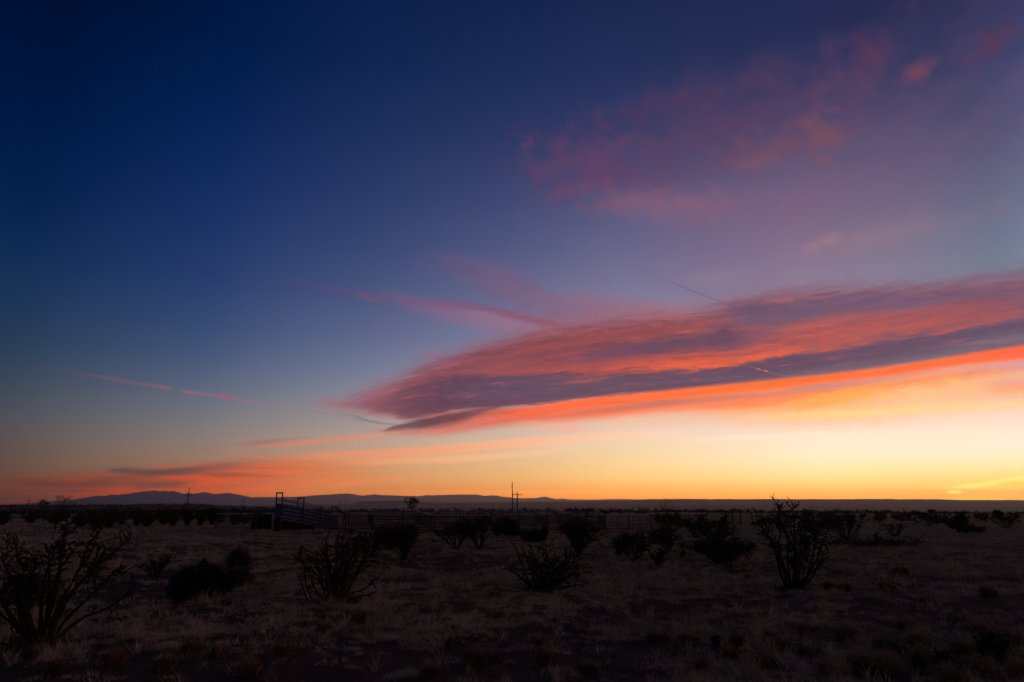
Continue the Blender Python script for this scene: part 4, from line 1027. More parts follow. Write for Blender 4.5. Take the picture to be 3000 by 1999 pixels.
def stalk(px, dist, H, seed):
    x, y = at(px, dist); r = random.Random(seed); mb = MB()
    pts, d = wander(Vector((0, 0, -0.1)), Vector((0.05, 0, 1)), H, 8, r, 0.3, 0.10); mb.tube(pts, [0.05 * (1 - i / 12) for i in range(9)], 6)
    mb.tube([pts[5], pts[5] + Vector((0.25, 0, 0.4))], [0.03, 0.02], 5)
    o = mb.build('dead_snag', M['bark']); o.location = (x, y, gz1(x, y))
    tag(o, 'thin dead snag standing alone before the left mountains', 'dead tree')
stalk(302, 210, 3.9, 5)

# ================================================================ utility poles
def pole(px, dist, toppx, label, arm=None, arm_w=2.4, lean=0.0, double=False, basepx=None, cap=False):
    x, y = at(px, dist); z0 = gz1(x, y)
    dep = dist * math.cos(PITCH)
    H = CAM_H + dist * math.tan(math.atan2(H0 / 2 - toppx, FPX) + PITCH) - z0
    root = empty('utility_pole', (x, y, z0), label, 'utility pole', 'utility poles on the plain')
    mb = MB(); mb.tube([(0, 0, -0.5), (0, 0, H * 0.5), (lean, 0, H)], [0.15, 0.13, 0.10], 8); mb.build('shaft', M['pole'], root, True)
    if double:
        mb = MB(); mb.tube([(0.9, 0.2, -0.3), (0.12, 0.05, H * 0.72)], [0.09, 0.07], 6); mb.build('brace', M['pole'], root, True)
    if arm:
        ha = CAM_H + dist * math.tan(math.atan2(H0 / 2 - arm, FPX) + PITCH) - z0
        c = MB(); c.prism([(-arm_w / 2, -0.2, ha - 0.06), (arm_w / 2, -0.2, ha - 0.06), (arm_w / 2, -0.2, ha + 0.06), (-arm_w / 2, -0.2, ha + 0.06)], (0, 0.09, 0))
        ca = c.build('crossarm', M['pole'], root)
        for s_ in (-0.42, -0.12, 0.42):
            i_ = MB(); i_.tube([(arm_w * s_, -0.15, ha + 0.05), (arm_w * s_, -0.15, ha + 0.22), (arm_w * s_, -0.15, ha + 0.30)], [0.03, 0.06, 0.02], 6)
            i_.build('insulator', M['pipe_dark'], ca)
    if cap:
        c = MB(); c.tube([(0, 0, H), (-0.06, 0, H + 0.3), (0, 0, H + 0.5)], [0.04, 0.10, 0.02], 6); c.build('finial', M['pole'], root)
    return root
pole(1501.5, 170, 1416, 'tallest plain wooden pole without a crossarm, in the centre', lean=-0.1, cap=True)
pole(1515.5, 150, 1442, 'shorter pole with a crossarm beside the tallest plain one', arm=1450, arm_w=2.0)
pole(548, 255, 1428, 'utility pole with crossarm and brace in front of the left mountains', arm=1453, arm_w=3.2, double=True, lean=0.2)
pole(82, 420, 1450, 'utility pole with crossarm at the far left edge', arm=1467, arm_w=4.0)
for px, dist, tp in ((713, 700, 1461), (997, 800, 1464), (1012, 900, 1465), (606, 1000, 1472), (580, 1100, 1473), (237, 600, 1471), (1183, 1300, 1482), (2323, 1500, 1483), (2519, 900, 1484), (1786, 1200, 1482), (1320, 1500, 1470)):
    FAR = sorted([713, 997, 1012, 606, 580, 237, 1183, 2323, 2519, 1786, 1320])
    o = pole(px, dist, tp, 'tiny distant utility pole, %s from the left among the far ones' % ORD[FAR.index(px)])
    for ch in o.children:
        if ch.name.startswith('shaft'): ch.scale = (2.0, 2.0, 1)

# ================================================================ corral and loading chute
def pipe(mb, a, b, rad=0.03, sides=6): mb.tube([a, b], rad, sides)
def chute():
    x, y, k = ppm(819.6, 1558.4); root = empty('loading_chute', (x, y, gz1(x, y)), 'cattle loading chute of blue-grey boards with tall pipe arches', 'loading chute')
    a = R(43); ux, uy = math.cos(a), math.sin(a); nx, ny = -math.sin(a), math.cos(a); Wc = 1.12
    def P(s, t, z): return Vector((ux * s + nx * t, uy * s + ny * t, z))
    SS = [0.0, 1.95, 3.6, 5.2]
    tops = [3.10, 2.68, 2.05, 1.9]; wt = [2.31, 2.00, 1.64, 1.30]; wb = [0.83, 0.53, 0.22, 0.02]
    for i, s_ in enumerate(SS):
        pr = empty('arch', (0, 0, 0), None, None); pr.parent = root
        near, far_ = MB(), MB()
        pipe(near, P(s_, 0, -0.15), P(s_, 0, tops[i]), 0.055, 8); near.build('post', M['pipe_dark'], pr)
        pipe(far_, P(s_, Wc, -0.15), P(s_, Wc, tops[i] if i != 2 else wt[i] + 0.2), 0.055, 8); far_.build('post', M['pipe_dark'], pr)
        if i != 2:
            c = MB(); pipe(c, P(s_, -0.05, tops[i] + 0.03), P(s_, Wc + 0.05, tops[i] + 0.03), 0.055, 8); c.build('crossbar', M['pipe_dark'], pr)
    def wall(t0):
        for i in range(3):
            w = empty('side_wall', (0, 0, 0), None, None); w.parent = root
            nb = 5
            bk = MB(); bk.prism([P(SS[i] + 0.08, t0 + 0.058, wb[i] + 0.03), P(SS[i + 1] - 0.08, t0 + 0.058, wb[i + 1] + 0.03), P(SS[i + 1] - 0.08, t0 + 0.058, wt[i + 1] - 0.03), P(SS[i] + 0.08, t0 + 0.058, wt[i] - 0.03)], P(0, 0.01, 0)); bk.build('gap_darkener', M['sheet_dark'], w)  # dark sheet added behind the boards so the gaps read dark
            for b in range(nb):
                f0, f1 = b / nb + 0.022, (b + 1) / nb - 0.04
                s0, s1 = SS[i] + 0.06, SS[i + 1] - 0.06
                def zz(j, f): return wb[j] + (wt[j] - wb[j]) * f
                mb = MB(); mb.prism([P(s0, t0, zz(i, f0)), P(s1, t0, zz(i + 1, f0)), P(s1, t0, zz(i + 1, f1)), P(s0, t0, zz(i, f1))], P(0, 0.04 + 0.012 * (b % 2), 0))
                mb.build('board', M['sheet'], w)
    wall(0.06); wall(Wc - 0.12)
    for t0 in (0.0, Wc):
        for dz in (0.20, 0.33):
            m_ = MB(); m_.tube([P(SS[j], t0, wt[j] + dz) for j in range(4)], 0.028, 6); m_.build('rail', M['pipe'], root)
    f = MB(); f.prism([P(0, 0.02, wb[0] + 0.05), P(0, Wc - 0.02, wb[0] + 0.05), P(5.1, Wc - 0.02, 0.05), P(5.1, 0.02, 0.05)], (0, 0, 0.06)); f.build('ramp_floor', M['sheet_dark'], root)
    e = MB(); e.prism([P(-0.03, 0.07, 1.12), P(-0.03, Wc - 0.07, 1.12), P(-0.03, Wc - 0.07, 2.25), P(-0.03, 0.07, 2.25)], P(0.03, 0, 0)); e.build('end_panel', M['sheet'], root)
    s1 = MB(); s1.prism([P(-0.02, 0.05, 0.02), P(-0.02, Wc - 0.05, 0.02), P(-0.02, Wc - 0.05, 1.08), P(-0.02, 0.05, 1.08)], P(0.03, 0, 0)); s1.build('skirt', M['sheet_dark'], root)
    s2 = MB(); s2.prism([P(0.08, 0.5, 0.12), P(3.4, 0.5, 0.12), P(3.4, 0.5, 0.30), P(0.08, 0.5, 0.86)], P(0, 0.03, 0)); s2.build('skirt', M['sheet_dark'], root)
chute()
def steel_bin():
    x0, y0, k = ppm(794, 1553); x1, y1, k1 = ppm(735, 1553)
    root = empty('steel_bin', (x1, y1, gz1(x1, y1)), 'black sheet-steel bin left of the loading chute', 'bin')
    L = x0 - x1; Hh = 43 / k
    for nm, c, d in (('front_panel', [(0, 0, 0), (L, 0, 0), (L - 0.03, 0, Hh), (0.1, 0, Hh)], (0, 0.04, 0)), ('back_panel', [(0, 1.3, 0), (L, 1.3, 0), (L - 0.03, 1.3, Hh), (0.1, 1.3, Hh)], (0, 0.04, 0)),
                     ('side_panel', [(0.0, 0.045, 0), (0.0, 1.295, 0), (0.1, 1.295, Hh), (0.1, 0.045, Hh)], (0.04, 0, 0)), ('side_panel', [(L - 0.05, 0.045, 0), (L - 0.05, 1.295, 0), (L - 0.08, 1.295, Hh), (L - 0.08, 0.045, Hh)], (0.04, 0, 0))):
        m_ = MB(); m_.prism(c, d); m_.build(nm, M['sheet_dark'], root)
    m_ = MB(); m_.tube([(0.08, -0.02, Hh + 0.02), (L, -0.02, Hh + 0.02), (L, 1.36, Hh + 0.02), (0.08, 1.36, Hh + 0.02), (0.08, -0.02, Hh + 0.02)], 0.03, 6); m_.build('rim', M['pipe_dark'], root)
steel_bin()
def pipe_frame(px0, px1, dist, H, label):
    x0, y0 = at(px0, dist); x1, y1 = at(px1, dist); root = empty('pipe_frame', (x0, y0, gz1(x0, y0)), label, 'pipe frame')
    L = x1 - x0
    for q in (0, 0.33, 1):
        m_ = MB(); pipe(m_, (L * q, 0, -0.1), (L * q, 0, H), 0.05); m_.build('post', M['pipe_dark'], root)
    m_ = MB(); pipe(m_, (-0.04, 0, H), (L + 0.04, 0, H), 0.05); m_.build('crossbar', M['pipe_dark'], root)
pipe_frame(753.5, 776, 62, 2.2 - 10 * 62 / 2000 + 0.02, 'small square pipe frame standing behind the black bin')
# one corral panel, then its copies
def make_panel(Ln, nr=7):
    root = empty('corral_panel', (0, 0, 0), 'galvanised pipe corral panel in the line of pens behind the cacti', 'corral panel', 'pipe panels of the cattle corral')
    for q in (0.0, Ln):
        m_ = MB(); pipe(m_, (q, 0, -0.1), (q, 0, 1.44), 0.045, 8); m_.build('post', M['pipe_dark'], root)
    for i in range(nr):
        z = 0.22 + (1.38 - 0.22) * (i / (nr - 1)) ** 0.95
        m_ = MB(); pipe(m_, (0, 0, z), (Ln, 0, z), 0.028 if i < nr - 1 else 0.036, 6); m_.build('rail', M['pipe_top'] if i == nr - 1 else M['pipe_dark'], root)
    m_ = MB(); pipe(m_, (Ln * 0.5, 0.0, 0.2), (Ln * 0.5, 0.0, 1.38), 0.022, 6); m_.build('upright', M['pipe_dark'], root)
    return root
PROTO = [None]
LINES = {}
def run(pts, step=3.1, where='front row of the corral'):
    """panels along a line of ground points"""
    for (ax, ay), (bx, by) in zip(pts[:-1], pts[1:]):
        L = math.hypot(bx - ax, by - ay); n = max(1, round(L / step))
        for i in range(n):
            f0 = i / n; x = ax + (bx - ax) * f0; y = ay + (by - ay) * f0
            if PROTO[0] is None: PROTO[0] = o = make_panel(3.1)
            else: o = copy_tree(PROTO[0])
            o.location = (x, y, gz1(x, y)); o.rotation_euler = (0, 0, math.atan2(by - ay, bx - ax)); o.scale = (L / n / 3.1, 1, 1)
            LINES[where] = LINES.get(where, 0) + 1
            o['label'] = 'grey pipe rail panel, %s from the left in the %s' % (ORD[min(LINES[where], 20) - 1], where)
def G(px, py): return gpt(px, py)
front = [G(953, 1555), G(1092, 1558), G(1272, 1562), G(1440, 1560), G(1605, 1559), G(1775, 1558), G(1907, 1553)]
run(front)
run([front[-1], at(2068, 70)], where='right return fence')
run([G(632, 1550), G(735, 1551.5)], where='short fence by the bin')
A = at(1010, 74); B_ = at(1760, 78); C_ = at(1240, 92); D_ = at(1700, 92)
run([A, at(1350, 75), B_], 3.4, 'middle row of the corral')
run([front[1], at(1080, 92)], 3.4, 'left cross fence of the corral'); run([front[2], at(1215, 92)], 3.4, 'second cross fence of the corral'); run([front[4], at(1570, 80)], 3.4, 'third cross fence of the corral')
run([at(1090, 92), at(1420, 92), at(1640, 90)], 3.6, 'rearmost row of the corral')
run([front[5], at(1750, 78)], 3.4, 'right cross fence of the corral')
# ---------------------------------------------------------------- wire fence and gate to the right
def wire_fence(pxs, dist0, dist1, H, label):
    P_ = []
    for i, px in enumerate(pxs):
        f = i / (len(pxs) - 1); x, y = at(px, dist0 + (dist1 - dist0) * f); P_.append(Vector((x, y, gz1(x, y))))
    root = empty('wire_fence', P_[0], label, 'fence'); o = P_[0]; r = random.Random(4)
    for i, p in enumerate(P_):
        m_ = MB(); m_.tube([p - o + Vector((0, 0, -0.2)), p - o + Vector((rnd(r, -.05, .05), 0, H * rnd(r, 0.9, 1.1)))], 0.06 if i % 3 else 0.09, 6); m_.build('post', M['pole'], root)
    for z in (0.35, 0.7, 1.05, 1.3):
        m_ = MB(); m_.tube([p - o + Vector((0, 0, z)) for p in P_], 0.008, 4); m_.build('wire', M['pipe_dark'], root)
wire_fence([2144, 2200, 2275, 2345, 2420, 2490, 2570, 2675, 2765, 2880, 3010, 3150], 76, 84, 1.45, 'sagging wire fence with wooden posts running right from the corral')
def gate():
    x, y = at(2128, 74); root = empty('wire_gate', (x, y, gz1(x, y)), 'small wire-mesh gate at the left end of the wire fence', 'gate')
    m_ = MB(); m_.tube([(0, 0, .25), (1.25, 0, .25), (1.25, 0, 1.35), (0, 0, 1.35), (0, 0, .25)], 0.025, 6); m_.build('gate_frame', M['pipe_dark'], root)
    m_ = MB()
    for i in range(1, 8): m_.tube([(1.25 * i / 8, 0, .25), (1.25 * i / 8, 0, 1.35)], 0.006, 4)
    for i in range(1, 7): m_.tube([(0, 0, .25 + 1.1 * i / 7), (1.25, 0, .25 + 1.1 * i / 7)], 0.006, 4)
    m_.build('mesh', M['pipe_dark'], root)
    for q in (-0.12, 1.4):
        m_ = MB(); m_.tube([(q, 0, -0.2), (q, 0, 1.6)], 0.09, 8); m_.build('post', M['pole'], root)
gate()
# ---------------------------------------------------------------- weathered planks lying in the grass
def planks():
    x, y, k = ppm(725, 1772); r = random.Random(8)
    L = [(-0.62, 0.10, 0.02, 1.05, 8, 'longest grey plank, top of the heap by the juniper shrub'), (-0.50, -0.05, 0.10, 0.92, 3, 'grey plank lying across the near side of the heap'), (-0.70, 0.25, 0.02, 0.9, -5, 'grey plank at the back of the plank heap'),
         (-0.30, -0.22, 0.02, 0.95, -8, 'split plank at the front of the plank heap'), (0.15, 0.05, 0.03, 0.75, 4, 'dark short plank pointing right from the heap'), (-0.45, 0.12, 0.17, 0.6, 12, 'pale short plank resting on top of the others')]
    for (dx_, dy_, dz_, Ln, rot, lb) in L:
        m_ = MB(); t = 0.045; w = rnd(r, 0.09, 0.15)
        m_.prism([(0, 0, 0), (Ln, rnd(r, -.02, .02), 0), (Ln - 0.03, w, 0.01), (0.04, w, 0)], (0, 0, t))
        o = m_.build('plank', M['wood']); px_, py_ = x + dx_, y + dy_
        o.location = (px_, py_, gz1(x, y) + 0.05 + dz_); o.rotation_euler = (R(rnd(r, -6, 6)), R(rnd(r, -3, 3)), R(rot))
        tag(o, lb, 'plank', 'weathered planks heaped in the grass')
planks()
def blob_rock(px, py, s, m, label, name, cat):
    x, y, k = ppm(px, py); r = random.Random(px)
    bm = bmesh.new(); bmesh.ops.create_icosphere(bm, subdivisions=2, radius=1)
    for v in bm.verts: v.co = Vector((v.co.x * s[0], v.co.y * s[1], v.co.z * s[2])) * rnd(r, 0.8, 1.15)
    me = bpy.data.meshes.new(name); bm.to_mesh(me); bm.free(); me.materials.append(m)
    o = bpy.data.objects.new(name, me); COL.objects.link(o); o.location = (x, y, gz1(x, y) + s[2] * 0.6); tag(o, label, cat)
blob_rock(767, 1860, (0.06, 0.05, 0.045), M['stone'], 'small pale stone on bare soil, lower left', 'stone', 'stone')
blob_rock(1135, 1673, (0.16, 0.12, 0.08), M['rock'], 'dark lump of rock in the grass right of the skeletal cholla', 'rock', 'rock')
# distant sheds
for i, (px, w_) in enumerate(((2064, 14), (2071, 9), (2078, 12))):
    x, y = at(px, 2700); z = gz1(x, y); root = empty('shed', (x, y, z), ('tiny white shed far out on the plain, ' + ('left', 'middle', 'right')[i] + ' one of the three'), 'shed', 'three white sheds on the far plain')
    m_ = MB(); m_.prism([(-w_ / 2, 0, -0.5), (w_ / 2, 0, -0.5), (w_ / 2, 0, 2.6), (-w_ / 2, 0, 2.6)], (0, 8, 0)); m_.build('wall', M['white'], root)
    m_ = MB(); m_.prism([(-w_ / 2 - 0.3, -0.3, 2.62), (w_ / 2 + 0.3, -0.3, 2.62), (w_ / 2 + 0.3, 4, 3.9), (-w_ / 2 - 0.3, 4, 3.9)], (0, 0, 0.1)); m_.build('roof', M['pipe_dark'], root)
# ================================================================ shrubs over the middle distance
# landmarks that labels can point to: (x, y in the photograph), words
MARKS = [((118, 1895), 'big thick-armed cholla'), ((605, 1755), 'large juniper'), ((985, 1770), 'tall bare-armed cholla'), ((1592, 1738), 'tangled middle cholla'), ((2330, 1732), 'tallest cholla'),
         ((2560, 1600), 'dead brush heap'), ((458, 1692), 'small drooping cholla'), ((767, 1860), 'pale stone'), ((2990, 1990), 'lower right corner'), ((20, 1990), 'lower left corner'), ((1500, 1995), 'middle of the bottom edge')]
def where_labels(objs, noun):
    cnt = {}; info = []
    for o in objs:
        az_, el_ = math.degrees(math.atan2(o.location.x, o.location.y)), -math.degrees(math.atan2(CAM_H, math.hypot(o.location.x, o.location.y)))
        px, py = ae_px(az_, el_); best = min(MARKS, key=lambda m_: math.hypot(px - m_[0][0], (py - m_[0][1]) * 2))
        side = 'left' if px < best[0][0] else 'right'; info.append((best[1], side, math.hypot(px - best[0][0], (py - best[0][1]) * 2), o))
    for key in {(i_[0], i_[1]) for i_ in info}:
        grp_ = sorted([i_ for i_ in info if (i_[0], i_[1]) == key], key=lambda q: q[2])
        for k, i_ in enumerate(grp_):
            i_[3]['label'] = '%s, %s nearest on the %s side of the %s' % (noun, ORD[k], key[1], key[0])
def group_copies(protos, spots, label, group, cat=None):
    made = []
    used = [False] * len(protos)
    for (x, y, s, rz, i) in spots:
        p = protos[i]
        if used[i]: o = copy_tree(p)
        else: o = p; used[i] = True
        o.location = (x, y, gz1(x, y)); o.rotation_euler = (0, 0, rz); o.scale = (s[0], s[0], s[1])
        o['label'] = label; o['group'] = group; made.append(o)
    for u, p in zip(used, protos):
        if not u:
            for ch in list(p.children_recursive): bpy.data.objects.remove(ch)
            bpy.data.objects.remove(p)
    return made
rr_ = random.Random(99)
def cholla_protos(label, group):
    return [make_cholla('cholla_cactus', label, group, (0, 0, 0), auto_limbs(200 + i, 0.9, 1.25, 10, low=True), 300 + i, twig=0.18, dens=3.0, depth=2, start=0.05, top=1.6, dry=0.5) for i in range(4)]
L1 = 'cholla in the dark row of clumps along the left side of the plain'
row = [(6, 1541, 44, 38), (92, 1535, 44, 36), (160, 1537, 78, 40), (236, 1546, 70, 52), (282, 1550, 60, 54), (320, 1546, 66, 54), (352, 1540, 40, 40), (402, 1542, 50, 50), (432, 1544, 60, 48), (478, 1538, 50, 46), (505, 1542, 46, 46), (548, 1540, 52, 50), (585, 1541, 46, 48), (620, 1538, 50, 50), (640, 1534, 40, 40), (690, 1538, 52, 34), (716, 1536, 40, 30)]
P1 = cholla_protos(L1, 'row of cholla clumps on the left')
spots = []
for px, py, w, h in row:
    x, y, k = ppm(px, py); spots.append((x, y, (w / k / rr_.uniform(1.5, 2.0), h / k / rr_.uniform(0.95, 1.3)), rr_.uniform(0, 6.28), rr_.randrange(4)))
for k_, o in enumerate(sorted(group_copies(P1, spots, L1, 'row of cholla clumps on the left'), key=lambda q: q.location.x / q.location.y)):
    o['label'] = 'dark cholla clump, %s from the left in the row beyond the grass' % ORD[k_]
# isolated shrubs on the pale grassland beyond the corral
def bush_proto(seed, label, group):
    return leafy('shrub', label, 'shrub', group, (0, 0, 0), 1.0, 1.35, seed, M['scrub'], n=900, size=0.06, lumps=11, narrow=0.5)
L2 = 'small dark shrub dotted over the pale grassland between the corral and the far scrub'
P2 = [bush_proto(400 + i, L2, 'shrubs dotted over the grassland') for i in range(5)]
spots = []
fixed = [(1370, 1508, 26, 12), (1388, 1509, 20, 10), (1408, 1508, 24, 14), (1439, 1507, 12, 12), (1469, 1508, 26, 14), (1568, 1506, 14, 8), (1586, 1508, 14, 10), (1628, 1510, 18, 12), (1695, 1508, 22, 16), (1738, 1505, 12, 10), (1775, 1509, 30, 12), (1820, 1508, 14, 10), (1868, 1507, 18, 12), (1885, 1508, 18, 12), (2135, 1505, 16, 8), (2215, 1505, 10, 10), (2384, 1521, 10, 10), (2407, 1521, 16, 10), (2423, 1512, 10, 8), (2530, 1520, 26, 16), (2580, 1527, 40, 22), (2625, 1522, 30, 20), (2660, 1520, 34, 20), (2700, 1520, 40, 24), (2745, 1535, 50, 30), (1225, 1507, 26, 12), (1150, 1504, 12, 10), (1180, 1506, 14, 10), (2880, 1522, 50, 20), (2925, 1520, 40, 22), (2980, 1520, 30, 16), (2455, 1530, 30, 22)]
for px, py, w, h in fixed:
    x, y, k = ppm(px, py); spots.append((x, y, (w / k / 1.35, h / k), rr_.uniform(0, 6.28), rr_.randrange(5)))
n_ = 0
while n_ < 150:
    px = rr_.uniform(-80, 3080); d_ = rr_.uniform(95, 215)
    if 640 < px < 2120 and d_ < 130: continue
    dens_ = 0.9 if px < 760 else (0.35 if px < 1300 else (0.22 if px < 2350 else 0.85))
    if rr_.random() > dens_: continue
    x, y = at(px, d_); s_ = rr_.uniform(0.6, 1.5); spots.append((x, y, (s_ * 1.1, s_ * rr_.uniform(0.6, 0.85)), rr_.uniform(0, 6.28), rr_.randrange(5))); n_ += 1
group_copies(P2, spots, L2, 'shrubs dotted over the grassland')
# the far scrub that reads as one dark belt
def far_scrub():
    g = np.random.default_rng(5); n = 5200
    d = 195 + 760 * g.random(n) ** 1.5; px = g.uniform(-250, 3250, n)
    keep = np.ones(n, bool)
    keep &= ~((px > 620) & (d > 430) & (g.random(n) < 0.6))
    d = d[keep]; px = px[keep]
    X = np.array([at(a, b) for a, b in zip(px, d)]); z = gz(X[:, 0], X[:, 1]); n = len(d)
    Vs, Fs = [], []; q = 26
    W_ = 0.7 + 1.3 * g.random(n); Hh = (0.5 + 0.9 * g.random(n)) * (1 + (d > 400) * 0.35)
    dirs = g.normal(size=(n, q, 3)); dirs /= np.linalg.norm(dirs, axis=2, keepdims=True)
    P = dirs * (0.45 + 0.55 * g.random((n, q, 1))); P[:, :, 0] *= W_[:, None]; P[:, :, 1] *= W_[:, None]; P[:, :, 2] = np.abs(P[:, :, 2]) * Hh[:, None]
    P += np.stack([X[:, 0], X[:, 1], z], -1)[:, None, :]
    a = g.normal(size=(n, q, 3)) * 0.30; b = g.normal(size=(n, q, 3)) * 0.30
    V_ = np.stack([P, P + a + (0, 0, 0.1), P + b - (0, 0, 0.15)], 2).reshape(-1, 3)
    o = np_mesh('scrub', V_, np.arange(len(V_)).reshape(-1, 3), M['scrub']); tag(o, kind='stuff')
far_scrub()

# ================================================================ dry grass
def grass_mat():
    m = bpy.data.materials.new('dry_grass'); m.use_nodes = True; t = m.node_tree; TREE[0] = t
    b = t.nodes['Principled BSDF']; b.inputs['Roughness'].default_value = 0.9; b.inputs['Specular IOR Level'].default_value = 0.1
    tcn = new('ShaderNodeTexCoord'); P = S(tcn.outputs['Object'])
    n1 = noise(P, 0.5, 5, 0.62); n2 = noise(P, 9.0, 2, 0.6)
    c = ramp(n1 * 0.6 + n2 * 0.4, [(0.30, (0.17, 0.115, 0.078)), (0.42, (0.34, 0.26, 0.185)), (0.54, (0.52, 0.42, 0.31)), (0.68, (0.68, 0.57, 0.44))])
    put(b.inputs['Base Color'], c); return m
def grass():
    g = np.random.default_rng(12); Vs = []
    def mats(n, r0, r1, pw, nb, Rmin, Rmax, h0, h1, width, lo, hi, splay=1.0):
        u = g.random(n); r = (r0 ** (1 - pw) + u * (r1 ** (1 - pw) - r0 ** (1 - pw))) ** (1 / (1 - pw))
        az = np.radians(g.uniform(-41, 41, n)); x = r * np.sin(az); y = r * np.cos(az)
        cl = fbm(x * 0.32, y * 0.32, 40, 4) * 0.55 + fbm(x * 1.3, y * 1.3, 45, 3) * 0.5 - 0.09 * np.clip((15.0 - r) / 4.0, 0, 1)
        keep = g.random(n) < np.clip((cl - lo) / (hi - lo), 0.04, 1); x, y, r = x[keep], y[keep], r[keep]; n = len(x)
        Rm = Rmin + (Rmax - Rmin) * g.random(n) ** 1.5; Rm = Rm * (1 + r / 60)
        hm = (h0 + (h1 - h0) * g.random(n)) * (0.6 + 0.6 * Rm / Rmax)
        a = g.uniform(0, 6.283, (n, nb)); q = g.random((n, nb)) ** 0.5
        ell = 0.6 + 0.4 * g.random(n)[:, None]
        bx = x[:, None] + np.cos(a) * q * Rm[:, None]; by = y[:, None] + np.sin(a) * q * Rm[:, None] * ell
        dome = (1 - q ** 2) * hm[:, None] * 0.55
        hh = hm[:, None] * (0.35 + 0.65 * g.random((n, nb)))
        lx = (np.cos(a) * q * 0.7 + g.normal(size=(n, nb)) * 0.45) * hh * splay; ly = (np.sin(a) * q * 0.7 + g.normal(size=(n, nb)) * 0.45) * hh * splay
        w = width * (0.6 + 0.8 * g.random((n, nb))) * (0.6 + r[:, None] / 16.0)
        ph = g.uniform(0, 6.283, (n, nb)); ox = np.cos(ph) * w; oy = np.sin(ph) * w
        zb = gz(bx, by) - 0.015 + dome
        T = np.stack([np.stack([bx - ox, by - oy, zb], -1), np.stack([bx + ox, by + oy, zb], -1), np.stack([bx + lx, by + ly, zb + hh], -1)], 2)
        Vs.append(T.reshape(-1, 3))
    mats(12500, 8.0, 24, 0.98, 54, 0.05, 0.22, 0.035, 0.10, 0.0040, 0.40, 0.56, 1.5)
    mats(13000, 20, 55, 0.9, 30, 0.08, 0.30, 0.04, 0.11, 0.0050, 0.34, 0.60, 1.5)
    mats(14000, 48, 125, 0.6, 12, 0.15, 0.45, 0.06, 0.14, 0.0050, 0.34, 0.60, 1.5)
    mats(2600, 8.0, 40, 0.98, 30, 0.03, 0.10, 0.14, 0.30, 0.0026, 0.30, 0.60, 0.8)     # taller stems
    V_ = np.concatenate(Vs)
    o = np_mesh('dry_grass', V_, np.arange(len(V_)).reshape(-1, 3), grass_mat()); tag(o, kind='stuff')
grass()
# russet bunch grass tufts of the foreground, each one a thing
def bunch_proto(seed, m, label, group, name, cat, n=420, R0=0.26, Hh=0.34, forb=False):
    g = np.random.default_rng(seed)
    a = g.uniform(0, 6.283, n); q = g.random(n) ** 0.7
    b0 = np.stack([np.cos(a) * q * R0 * 0.35, np.sin(a) * q * R0 * 0.35, np.full(n, -0.03)], -1)
    t0 = np.stack([np.cos(a) * q * R0 * (1.0 + 0.2 * g.random(n)), np.sin(a) * q * R0, Hh * (0.55 + 0.45 * g.random(n)) * (1.05 - 0.55 * q ** 2)], -1)
    w = 0.0042; ph = g.uniform(0, 6.283, n); o_ = np.stack([np.cos(ph) * w, np.sin(ph) * w, 0 * ph], -1)
    V_ = np.stack([b0 - o_, b0 + o_, t0], 1).reshape(-1, 3)
    root = empty(name, (0, 0, 0), label, cat, group)
    np_mesh('blades', V_, np.arange(len(V_)).reshape(-1, 3), m, root)
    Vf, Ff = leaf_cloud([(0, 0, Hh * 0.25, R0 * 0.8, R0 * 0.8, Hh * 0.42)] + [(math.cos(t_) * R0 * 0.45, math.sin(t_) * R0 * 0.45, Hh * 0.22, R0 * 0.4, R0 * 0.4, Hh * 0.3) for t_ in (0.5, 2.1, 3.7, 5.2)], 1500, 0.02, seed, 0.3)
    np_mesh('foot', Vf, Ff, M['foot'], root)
    if forb:
        k = n * 3; i = g.integers(0, n, k); P = b0[i] + (t0[i] - b0[i]) * g.uniform(0.75, 1.03, (k, 1)) + g.normal(size=(k, 3)) * 0.012
        s1 = g.normal(size=(k, 3)) * 0.011; s2 = g.normal(size=(k, 3)) * 0.011
        np_mesh('seed_heads', np.stack([P, P + s1, P + s2], 1).reshape(-1, 3), np.arange(3 * k).reshape(-1, 3), m, root)
    return root
LB = 'russet tuft of bunch grass, dark at its foot, in the front grass'
PB = [bunch_proto(500 + i, M['grass_red'], LB, 'russet bunch grass tufts', 'grass_tuft', 'grass tuft') for i in range(4)]
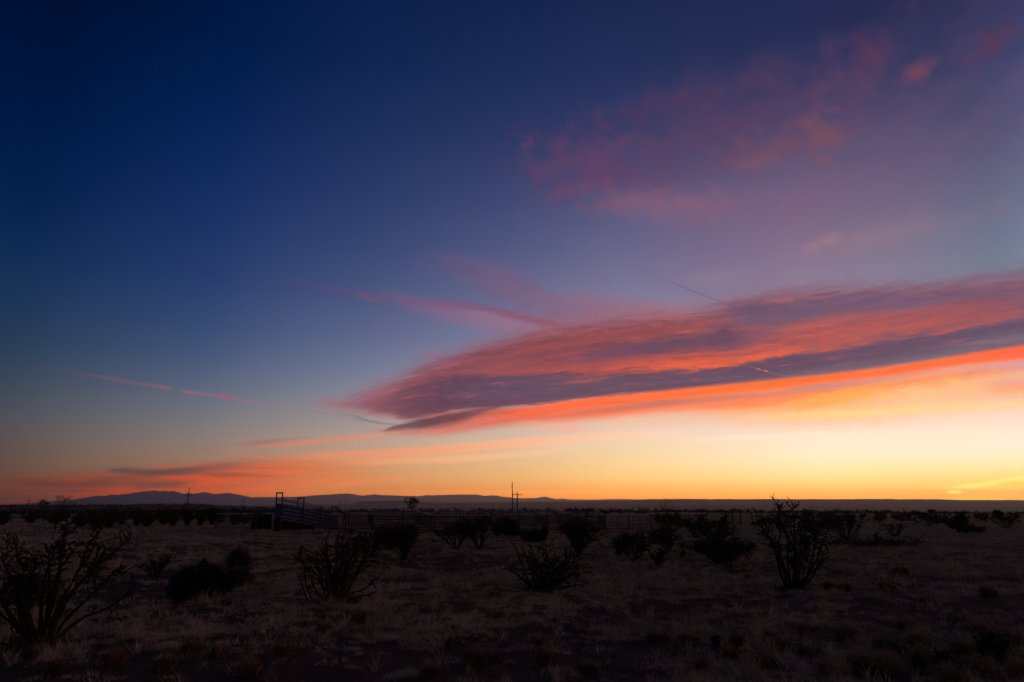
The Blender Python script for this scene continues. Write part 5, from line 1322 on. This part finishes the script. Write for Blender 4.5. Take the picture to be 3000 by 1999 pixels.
tuft_px = [(560, 1925, 80, 50), (640, 1940, 70, 48), (830, 1945, 90, 60), (1050, 1820, 56, 36), (1330, 1885, 60, 42), (1400, 1940, 90, 60), (1440, 1925, 70, 48), (1580, 1885, 70, 44), (1600, 1945, 70, 60), (1720, 1970, 80, 50), (1930, 1890, 80, 40), (2020, 1900, 80, 40), (2140, 1935, 90, 50), (2160, 1890, 60, 40), (2280, 1895, 80, 40), (2330, 1850, 60, 36), (2380, 1930, 110, 50), (2430, 1720, 50, 26), (2480, 1728, 60, 26), (2600, 1735, 60, 34), (2720, 1770, 70, 36), (100, 1920, 70, 40), (330, 1970, 80, 60), (480, 1975, 80, 60), (950, 1850, 60, 36), (1230, 1830, 50, 30), (2260, 1975, 90, 50), (1930, 1700, 40, 20), (2200, 1700, 50, 24), (1450, 1760, 50, 26), (2640, 1690, 60, 30), (1700, 1860, 60, 30), (2810, 1830, 80, 40), (2900, 1760, 60, 40), (2050, 1975, 70, 44), (1270, 1985, 90, 50), (730, 1985, 90, 60), (160, 1985, 80, 50)]
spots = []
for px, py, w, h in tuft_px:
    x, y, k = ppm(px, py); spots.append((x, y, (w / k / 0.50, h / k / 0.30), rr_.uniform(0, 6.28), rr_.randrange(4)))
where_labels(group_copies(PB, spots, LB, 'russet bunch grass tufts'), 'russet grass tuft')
LF = 'feathery dry bush with pale seed heads in the lower right corner'
PF = [bunch_proto(600 + i, M['forb'], LF, 'feathery seed-headed bushes', 'dry_bush', 'bush', n=520, R0=0.34, Hh=0.46, forb=True) for i in range(3)]
spots = []
for px, py, w, h in [(2600, 1900, 110, 60), (2700, 1905, 100, 70), (2720, 1960, 150, 90), (2830, 1925, 120, 70), (2860, 1970, 110, 70), (2915, 2005, 70, 90), (2990, 2000, 80, 80), (2600, 1985, 120, 90), (2520, 1975, 120, 80), (2780, 2010, 120, 70), (2480, 1870, 90, 50), (2960, 1900, 100, 60), (2860, 1860, 90, 50), (2660, 1835, 90, 44), (2440, 2000, 110, 70)]:
    x, y, k = ppm(px, py); spots.append((x, y, (w / k / 0.68, h / k / 0.46), rr_.uniform(0, 6.28), rr_.randrange(3)))
where_labels(group_copies(PF, spots, LF, 'feathery seed-headed bushes'), 'feathery dry bush')
